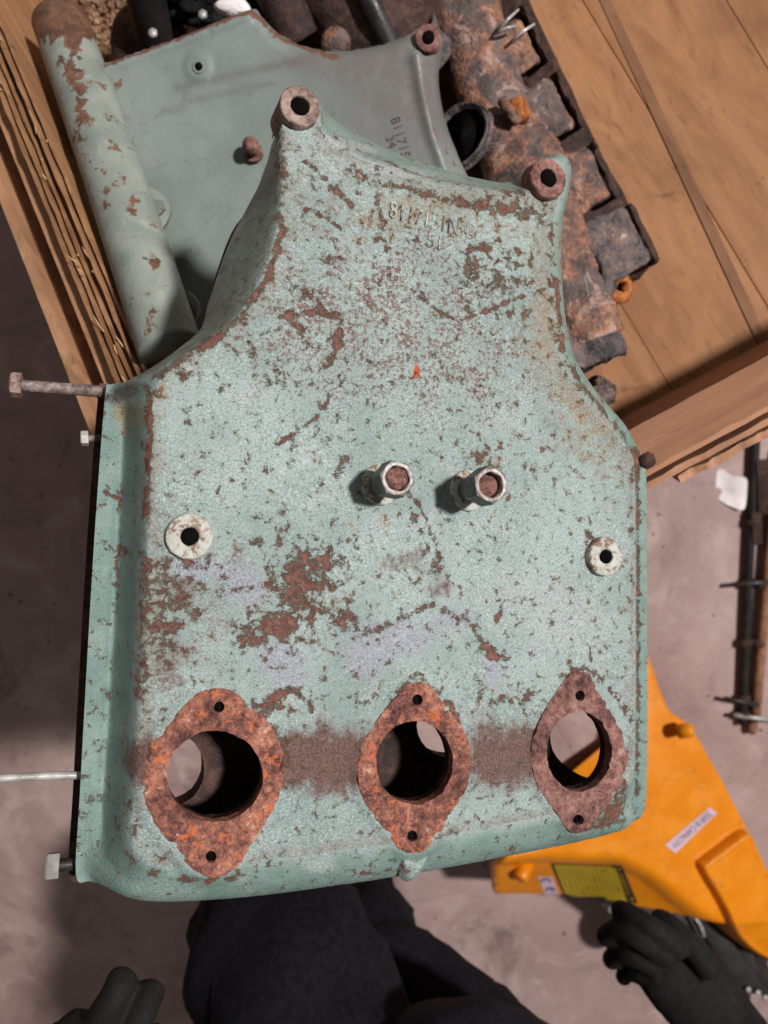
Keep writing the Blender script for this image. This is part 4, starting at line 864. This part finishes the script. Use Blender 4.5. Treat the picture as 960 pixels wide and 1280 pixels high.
# raised wheel guard at the right
WG = [(876, 1086), (884, 1074), (905, 1058), (930, 1040), (944, 1044), (962, 1085), (1010, 1130), (1020, 1230), (975, 1215), (940, 1190), (918, 1165), (906, 1140), (896, 1122)]
wl = catmull(FT.locs(WG, .02), 5)
def zg(V):
    d = dist_poly(wl, V); rimd = np.exp(-((d - .007) / .0042) ** 2)
    return .020 - .030 * np.clip(1 - d / .012, 0, 1) ** 2 + .005 * rimd + .0010 * nz(V, 30, 2.) - .5 * np.clip(-(V[:, 1] - FT.loc(900, 1150)[1]), 0, 1)
v_, f_ = sheet(wl, [], .003, zg, lambda q, z: z - .05)
part('wheel_guard', FT.world(v_), f_, M_ORANGE, truck)
# pins
V, F_ = lathe([(.0125, -.02), (.0125, .002), (.010, .006), (.0001, .0065)], P(862, 913, 1.345), cdir(.85, .25, .5), 24); part('pin', V, F_, M_ORANGE, truck)
V, F_ = lathe([(.0135, -.03), (.0135, .004), (.0115, .008), (.0001, .0085)], P(652, 1094, 1.340), cdir(-.55, -.75, .6), 20); part('pin', V, F_, M_ORANGE, truck)
q = [(636, 1080), (642, 1076), (668, 1124), (660, 1130)]
def tblock(name, quad, d0, d1, mat, bw=.002):
    V = [P(x, y, d1) for x, y in quad] + [P(x, y, d0) for x, y in quad]; V, F_ = hexa(V)
    if np.cross(V[5] - V[4], V[7] - V[4]) @ CF > 0: F_ = [f[::-1] for f in F_]
    return bevel(part(name, V, F_, mat, truck), bw, 2)
tblock('lift_arm', [(700, 978), (756, 936), (790, 922), (788, 945), (745, 972), (712, 996)], 1.370, 1.410, M_ORANGE) if False else tblock('lift_arm', [(706, 972), (775, 914), (790, 936), (722, 994)], 1.440, 1.470, M_ORANGE, .004)
tblock('hydraulic_pump', [(680, 985), (800, 985), (800, 1060), (690, 1060)], 1.470, 1.540, M_RUBBER, .006)
tblock('fork', [(636, 1010), (730, 985), (760, 1050), (664, 1090)], 1.460, 1.540, M_DARKSTEEL, .006)
# steering wheel, bracket and small bolts under the head plate
def wheel(px, py, d, ax, r, wd, name):
    c = P(px, py, d); V, F_ = lathe([(r * .55, -wd / 2), (r * .92, -wd / 2), (r, -wd / 2 + .006), (r, wd / 2 - .006), (r * .92, wd / 2), (r * .55, wd / 2), (r * .5, wd / 2 - .008), (r * .2, wd / 2 - .008)], c, ax, 48)
    o = part(name, V, F_, M_RUBBER, truck); V, F_ = lathe([(r * .18, -wd / 2), (r * .18, wd / 2 + .004), (r * .12, wd / 2 + .008), (.0001, wd / 2 + .008)], c, ax, 20); part('axle', V, F_, M_DARKSTEEL, o)
wheel(930, 1185, 1.50, cdir(.80, .35, .35), .075, .05, 'wheel')
wheel(805, 1165, 1.50, cdir(.80, .35, .35), .055, .05, 'wheel')
tblock('axle_bracket', [(745, 1128), (905, 1138), (940, 1250), (905, 1235), (865, 1170), (768, 1165)][:4], 1.430, 1.470, M_DARKSTEEL, .004)
tblock('axle_bracket', [(868, 1150), (895, 1150), (965, 1245), (925, 1240)], 1.420, 1.450, M_RUBBER, .004)
for x, y in ((934, 1236), (946, 1240), (955, 1246)):
    V, F_ = lathe([(.0055, 0), (.0055, .005), (.004, .006), (.0001, .006)], P(x, y, 1.415), cdir(.2, .1, 1), 6); part('bolt', V, F_, M_STEEL, truck)
V, F_ = tube(densify([P(868, 1146, 1.410), P(876, 1158, 1.405), P(880, 1170, 1.410)], 5), .003, 8); part('spring_clip', V, F_, M_STEEL, truck)
V, F_ = lathe([(.006, 0), (.006, .006), (.0001, .0065)], P(763, 1136, 1.400), cdir(0, 0, 1), 6); part('bolt', V, F_, M_STEEL, truck)
# stickers lie on the plate: small sheets that follow it
def on_plate(pxs, off):
    xy = FT.locs(pxs); z = zt(xy); 
    for _ in range(6):                                     # slide along the sight lines onto the bent plate
        xy = np.array([FT.loc(p[0], p[1], zz) for p, zz in zip(pxs, z)]); z = zt(xy)
    return np.c_[xy, z + off]
def sticker(name, quad, mat, off, parent, n=12):
    Q = np.array(quad, float); g = []
    for j in range(n + 1):
        for i in range(n + 1):
            u, v2 = i / n, j / n; g.append((Q[0] * (1 - u) + Q[1] * u) * (1 - v2) + (Q[3] * (1 - u) + Q[2] * u) * v2)
    V = FT.world(on_plate(g, off)); F_ = [(j * (n + 1) + i, j * (n + 1) + i + 1, (j + 1) * (n + 1) + i + 1, (j + 1) * (n + 1) + i) for j in range(n) for i in range(n)]
    a = np.cross(V[1] - V[0], V[n + 1] - V[0])
    if a @ CF > 0: F_ = [f[::-1] for f in F_]
    return part(name, V, F_, mat, parent)
def print_text(s, quad, mat, off, parent, name='print', fill=.8):
    """text whose box is the quad: corner 0 is the text's upper left, 1 upper right, 2 lower right, 3 lower left"""
    me = text_mesh(s, 1.0, 0.0); co = np.array([tuple(v.co) for v in me.vertices]); mn, mx = co.min(0), co.max(0); Q = np.array(quad, float)
    u = .5 + ((co[:, 0] - mn[0]) / (mx[0] - mn[0]) - .5) * .94; v2 = .5 + ((mx[1] - co[:, 1]) / (mx[1] - mn[1]) - .5) * fill
    pxs = ((Q[0] * (1 - u[:, None]) + Q[1] * u[:, None]) * (1 - v2[:, None]) + (Q[3] * (1 - u[:, None]) + Q[2] * u[:, None]) * v2[:, None])
    W = FT.world(on_plate(pxs, off)); me.vertices.foreach_set('co', W.astype(np.float32).ravel()); me.update()
    return link_mesh(name, me, mat, parent, 'world', smooth=False)
st = sticker('capacity_sticker', [(831, 1056), (887, 1009), (896, 1016), (844, 1066)], M_STICKER, .0010, truck)
print_text('5500 lb CAPACITY', [(893, 1019), (842, 1063), (836, 1055), (885, 1012)], M_INK, .0016, st, fill=.75)
lb = sticker('warning_label', [(688, 1079), (777, 1082), (797, 1129), (705, 1121)], M_INK, .0010, truck)
yl = sticker('label_text_field', [(692, 1080.5), (768, 1083), (784, 1127), (707, 1119.5)], M_YELLOW, .0014, lb)
print_text('WARNING', [(777, 1090), (790, 1119), (783, 1119), (770, 1090)], M_YELLOW, .0018, lb, fill=.8)
for a in (((771, 1085), (776, 1085), (774, 1089)), ((786, 1122), (792, 1122), (790, 1126))):
    V = FT.world(on_plate(np.array(a, float), .0018)); o = part('warning_triangle', V, [(0, 1, 2)], M_YELLOW, lb, smooth=False)
for k in range(11):                                        # faint lines of print
    x0 = 698 + k * 6.4; sticker('text_line', [(x0, 1085), (x0 + 1.6, 1085), (x0 + 14.5, 1118), (x0 + 12.9, 1118)], M_GREYINK, .0018, lb, 3)
ce = sticker('conformity_sticker', [(672, 1095), (690, 1096), (699, 1119), (681, 1118)], M_STICKER, .0010, truck)
for cx, cy in ((682, 1102), (687.5, 1113)):
    arc = [(cx + 6.5 * math.cos(t), cy + 4.5 * math.sin(t)) for t in np.linspace(math.radians(170), math.radians(370), 16)]
    inn = [(cx + 4.2 * math.cos(t), cy + 2.4 * math.sin(t)) for t in np.linspace(math.radians(170), math.radians(370), 16)]
    V = FT.world(on_plate(np.array(arc + inn), .0016)); part('print', V, [(i, i + 1, 17 + i, 16 + i) for i in range(15)], M_PURPLEINK, ce, smooth=False)
V = FT.world(on_plate(np.array([(686.5, 1109), (688.5, 1109), (690, 1114), (688, 1114)], float), .0016)); part('print', V, [(0, 1, 2, 3)], M_PURPLEINK, ce, smooth=False)

# ================================================================== rods and scrap on the floor at the right
M_RODRUST = rust_mat('orange_brown_rod_rust', [(.1, (.09, .04, .025)), (.5, (.26, .115, .06)), (.9, (.40, .20, .12))], 90, .5, .001)
rod = empty('rusty_rod', 'pair of long rusty and black rods with cross pins on the floor at right', 'steel rod', Pz(945, 720, .0))
V, F_ = tube(densify([Pz(946, 520, .011), Pz(941, 620, .011), Pz(934, 760, .011), Pz(928, 905, .011)], 6), 0.0075, 16); part('black_rod', V, F_, M_RUBBER, rod)
V, F_ = tube(densify([Pz(978, 560, .014), Pz(966, 650, .014), Pz(955, 770, .013), Pz(944, 900, .011)], 6), .0095, 18, .03, 40); part('orange_rod', V, F_, M_RODRUST, rod)
for x, y, r in ((941, 652, .017), (934, 729, .014), (932, 803, .017), (948, 803, .017), (930, 872, .016), (928, 893, .018), (950, 729, .017)):
    ax = Pz(928, 905, .011) - Pz(941, 620, .011); V, F_ = lathe([(r * .55, -.007), (r * .72, -.005), (r * .72, .005), (r * .55, .007)], Pz(x, y, .012), ax, 18); part('collar', V, F_, M_DARKRUST, rod)
for a, b, m in (((914, 731), (975, 726), M_DARKSTEEL), ((906, 873), (948, 881), M_DARKSTEEL), ((918, 894), (985, 903), M_STEEL)):
    V, F_ = tube([Pz(*a, .021), Pz((a[0] + b[0]) / 2, (a[1] + b[1]) / 2, .022), Pz(*b, .021)], .0042, 10); part('cross_pin', V, F_, m, rod)
V, F_ = lathe([(.009, -.01), (.01, 0), (.007, .01), (.0001, .012)], Pz(940, 910, .011), Pz(940, 915, .011) - Pz(941, 905, .011), 14); part('rod_tip', V, F_, M_RODRUST, rod)
for qd in ([(945, 575), (985, 570), (985, 640), (948, 645)], [(938, 640), (952, 640), (954, 680), (942, 682)]):
    V, F_ = hexa([Pz(x, y, .0) for x, y in qd] + [Pz(x, y, .022) for x, y in qd]); bevel(part('clevis', V, F_[::1], M_SLEEVE, rod), .004)
pc = Pz(912, 611, .001)
pap = empty('paper_scrap', 'white torn paper scrap on the floor beside the black rod', 'paper', pc)
ol = np.array([(897, 589), (904, 587), (914, 594), (930, 596), (931, 612), (928, 635), (914, 633), (900, 625), (895, 612)], float)
FF = Frame(pc, (0, 0, 1)); v_, f_ = sheet(catmull(FF.locs(ol), 4), [], .005, lambda V: .004 * np.sin(V[:, 0] * 60) + .003 * nz(V, 25) + .004, lambda q, z: z - .0006); part('paper_sheet', FF.world(v_), f_, M_WHITE, pap)

# ================================================================== the person standing at the cover
def folded(me, mat, parent, name, amp, seed, stretch=(1, 1, .5)):
    n = len(me.vertices); co = np.zeros(n * 3, np.float32); me.vertices.foreach_get('co', co); co = co.reshape(-1, 3); no = np.array([tuple(v.normal) for v in me.vertices])
    a = nz(co * np.array(stretch), 9, seed, 2) * amp + nz(co * np.array(stretch), 26, seed + 3, 2) * amp * .4
    co = co + no * a[:, None]; me.vertices.foreach_set('co', co.astype(np.float32).ravel()); me.update()
    return link_mesh(name, me, mat, parent, 'world')
hipc = P(700, 1690, .70); fl_ = Pz(345, 1085, .05); fr_ = Pz(430, 1095, .05)
person = empty('person', 'person in black trousers and black gloves standing below the mint cover', 'person', (float(fl_[0]), float(fl_[1]), 0))
kl = P(335, 1190, .86); kr = P(452, 1215, 1.03)
hl_ = P(560, 1620, .72); hr_ = P(830, 1560, .82)
pts = [hipc, hl_, (hl_ + kl) / 2, kl, (kl * .5 + fl_ * .5), fl_ + np.array([0, 0, .05]), fl_ + np.array([-.02, .13, .0]),
       hr_, (hr_ + kr) / 2, kr, (kr * .5 + fr_ * .5), fr_ + np.array([0, 0, .05]), fr_ + np.array([.0, .13, .0])]
ed = [(0, 1), (1, 2), (2, 3), (3, 4), (4, 5), (5, 6), (0, 7), (7, 8), (8, 9), (9, 10), (10, 11), (11, 12)]
me = skin(pts, ed, [.13, .115, .115, .108, .095, .08, .05, .12, .108, .098, .09, .08, .05], 0, 3)
folded(me, M_CLOTH, person, 'trousers', .018, 2., (1.2, 1.2, 1.6))
bm = bmesh.new(); bmesh.ops.create_icosphere(bm, subdivisions=5, radius=1)
V = np.array([tuple(v.co) for v in bm.verts]); F_ = [tuple(v.index for v in f.verts) for f in bm.faces]; bm.free()
V = V * np.array([.150, .13, .20]) + P(612, 1530, .64) + np.array([0, -.035, -.02]); me = mesh_from(V, F_, 'jacket_hem')
folded(me, M_JACKET, person, 'jacket_hem', .006, 6.)
G = lambda *l: [P(*p) for p in l]
def hand_parts(name, wrist, palm_pts, fingers, rf, label):
    """hand built as a flattened palm with separate finger chains that run into it"""
    pieces = []
    V, F_ = tube(densify(palm_pts[0], 6), catmull(np.array(palm_pts[1])[:, None], 6, False)[:, 0], 26, .05, 30, True, squash=.58, updir=cdir(0, 0, 1)); pieces.append((V, F_))
    for ch, k in fingers:
        pth = densify(ch, 6); m = len(pth); r = rf * k * (1.10 - .28 * np.linspace(0, 1, m)); r = r * (1 + .05 * np.sin(np.linspace(0, 1, m) * 9)); r[-1] *= .45; r[-2] *= .8
        pieces.append(tube(pth, r, 16, .03, 90, True))
    V, F_ = merge(*pieces); me = mesh_from(V, F_, name)
    o = bpy.data.objects.new('tmp', me); COL.objects.link(o); rm = o.modifiers.new('r', 'REMESH'); rm.mode = 'VOXEL'; rm.voxel_size = .0022
    sm = o.modifiers.new('s', 'SMOOTH'); sm.iterations = 6; sm.factor = .5
    me2 = bpy.data.meshes.new_from_object(o.evaluated_get(bpy.context.evaluated_depsgraph_get())); bpy.data.objects.remove(o); me2.materials.clear()
    h = link_mesh(name, me2, M_GLOVE, person, 'world'); props(h, label); return h
rp = ([P(985, 1420, .78), P(935, 1335, .80), P(905, 1285, .825), P(868, 1238, .845), P(832, 1200, .86), P(812, 1182, .868)], [.046, .043, .041, .045, .043, .030])
hand_parts('glove', None, rp, [
    (G((850, 1188, .835), (818, 1162, .830), (790, 1143, .845), (768, 1136, .870)), 1.0),
    (G((835, 1196, .835), (800, 1174, .832), (772, 1163, .850), (752, 1174, .875)), 1.05),
    (G((822, 1208, .84), (795, 1196, .842), (772, 1193, .860), (762, 1203, .885)), 1.0),
    (G((828, 1226, .85), (805, 1220, .855), (785, 1216, .872), (778, 1224, .89)), .88),
    (G((888, 1215, .83), (862, 1180, .835), (838, 1156, .85), (816, 1146, .868)), 1.05)], .0120, 'black gloved hand reaching under the orange pallet truck')
lpz = ([P(60, 1420, .52), P(92, 1360, .53), P(118, 1315, .54), P(135, 1285, .545)], [.034, .033, .034, .028])
hand_parts('glove', None, lpz, [
    (G((118, 1300, .54), (135, 1262, .535), (148, 1235, .54), (156, 1214, .55)), 1.0),
    (G((150, 1305, .545), (172, 1275, .54), (184, 1250, .545), (192, 1230, .555)), 1.0),
    (G((160, 1325, .55), (185, 1310, .55), (196, 1297, .555), (200, 1288, .56)), .95),
    (G((150, 1345, .555), (172, 1340, .56), (186, 1335, .565)), .85),
    (G((85, 1320, .54), (72, 1300, .545), (66, 1290, .55)), 1.0)], .0118, 'black gloved fingertips at the lower left edge of the picture')
# sleeves from the gloves back to the shoulders
for w0, el, shd in ((P(70, 1405, .525), np.array([-.42, -.62, .86]), np.array([-.12, -.98, 1.12])), (P(975, 1405, .785), np.array([.52, -.98, .80]), np.array([.28, -1.10, 1.12]))):
    V, F_ = tube(densify([w0, (w0 + el) / 2 + np.array([0, 0, -.01]), el, (el + shd) / 2, shd], 8), catmull(np.array([.044, .05, .058, .066, .075])[:, None], 8, False)[:, 0], 24, .08, 18)
    part('sleeve', V, F_, M_JACKET, person)
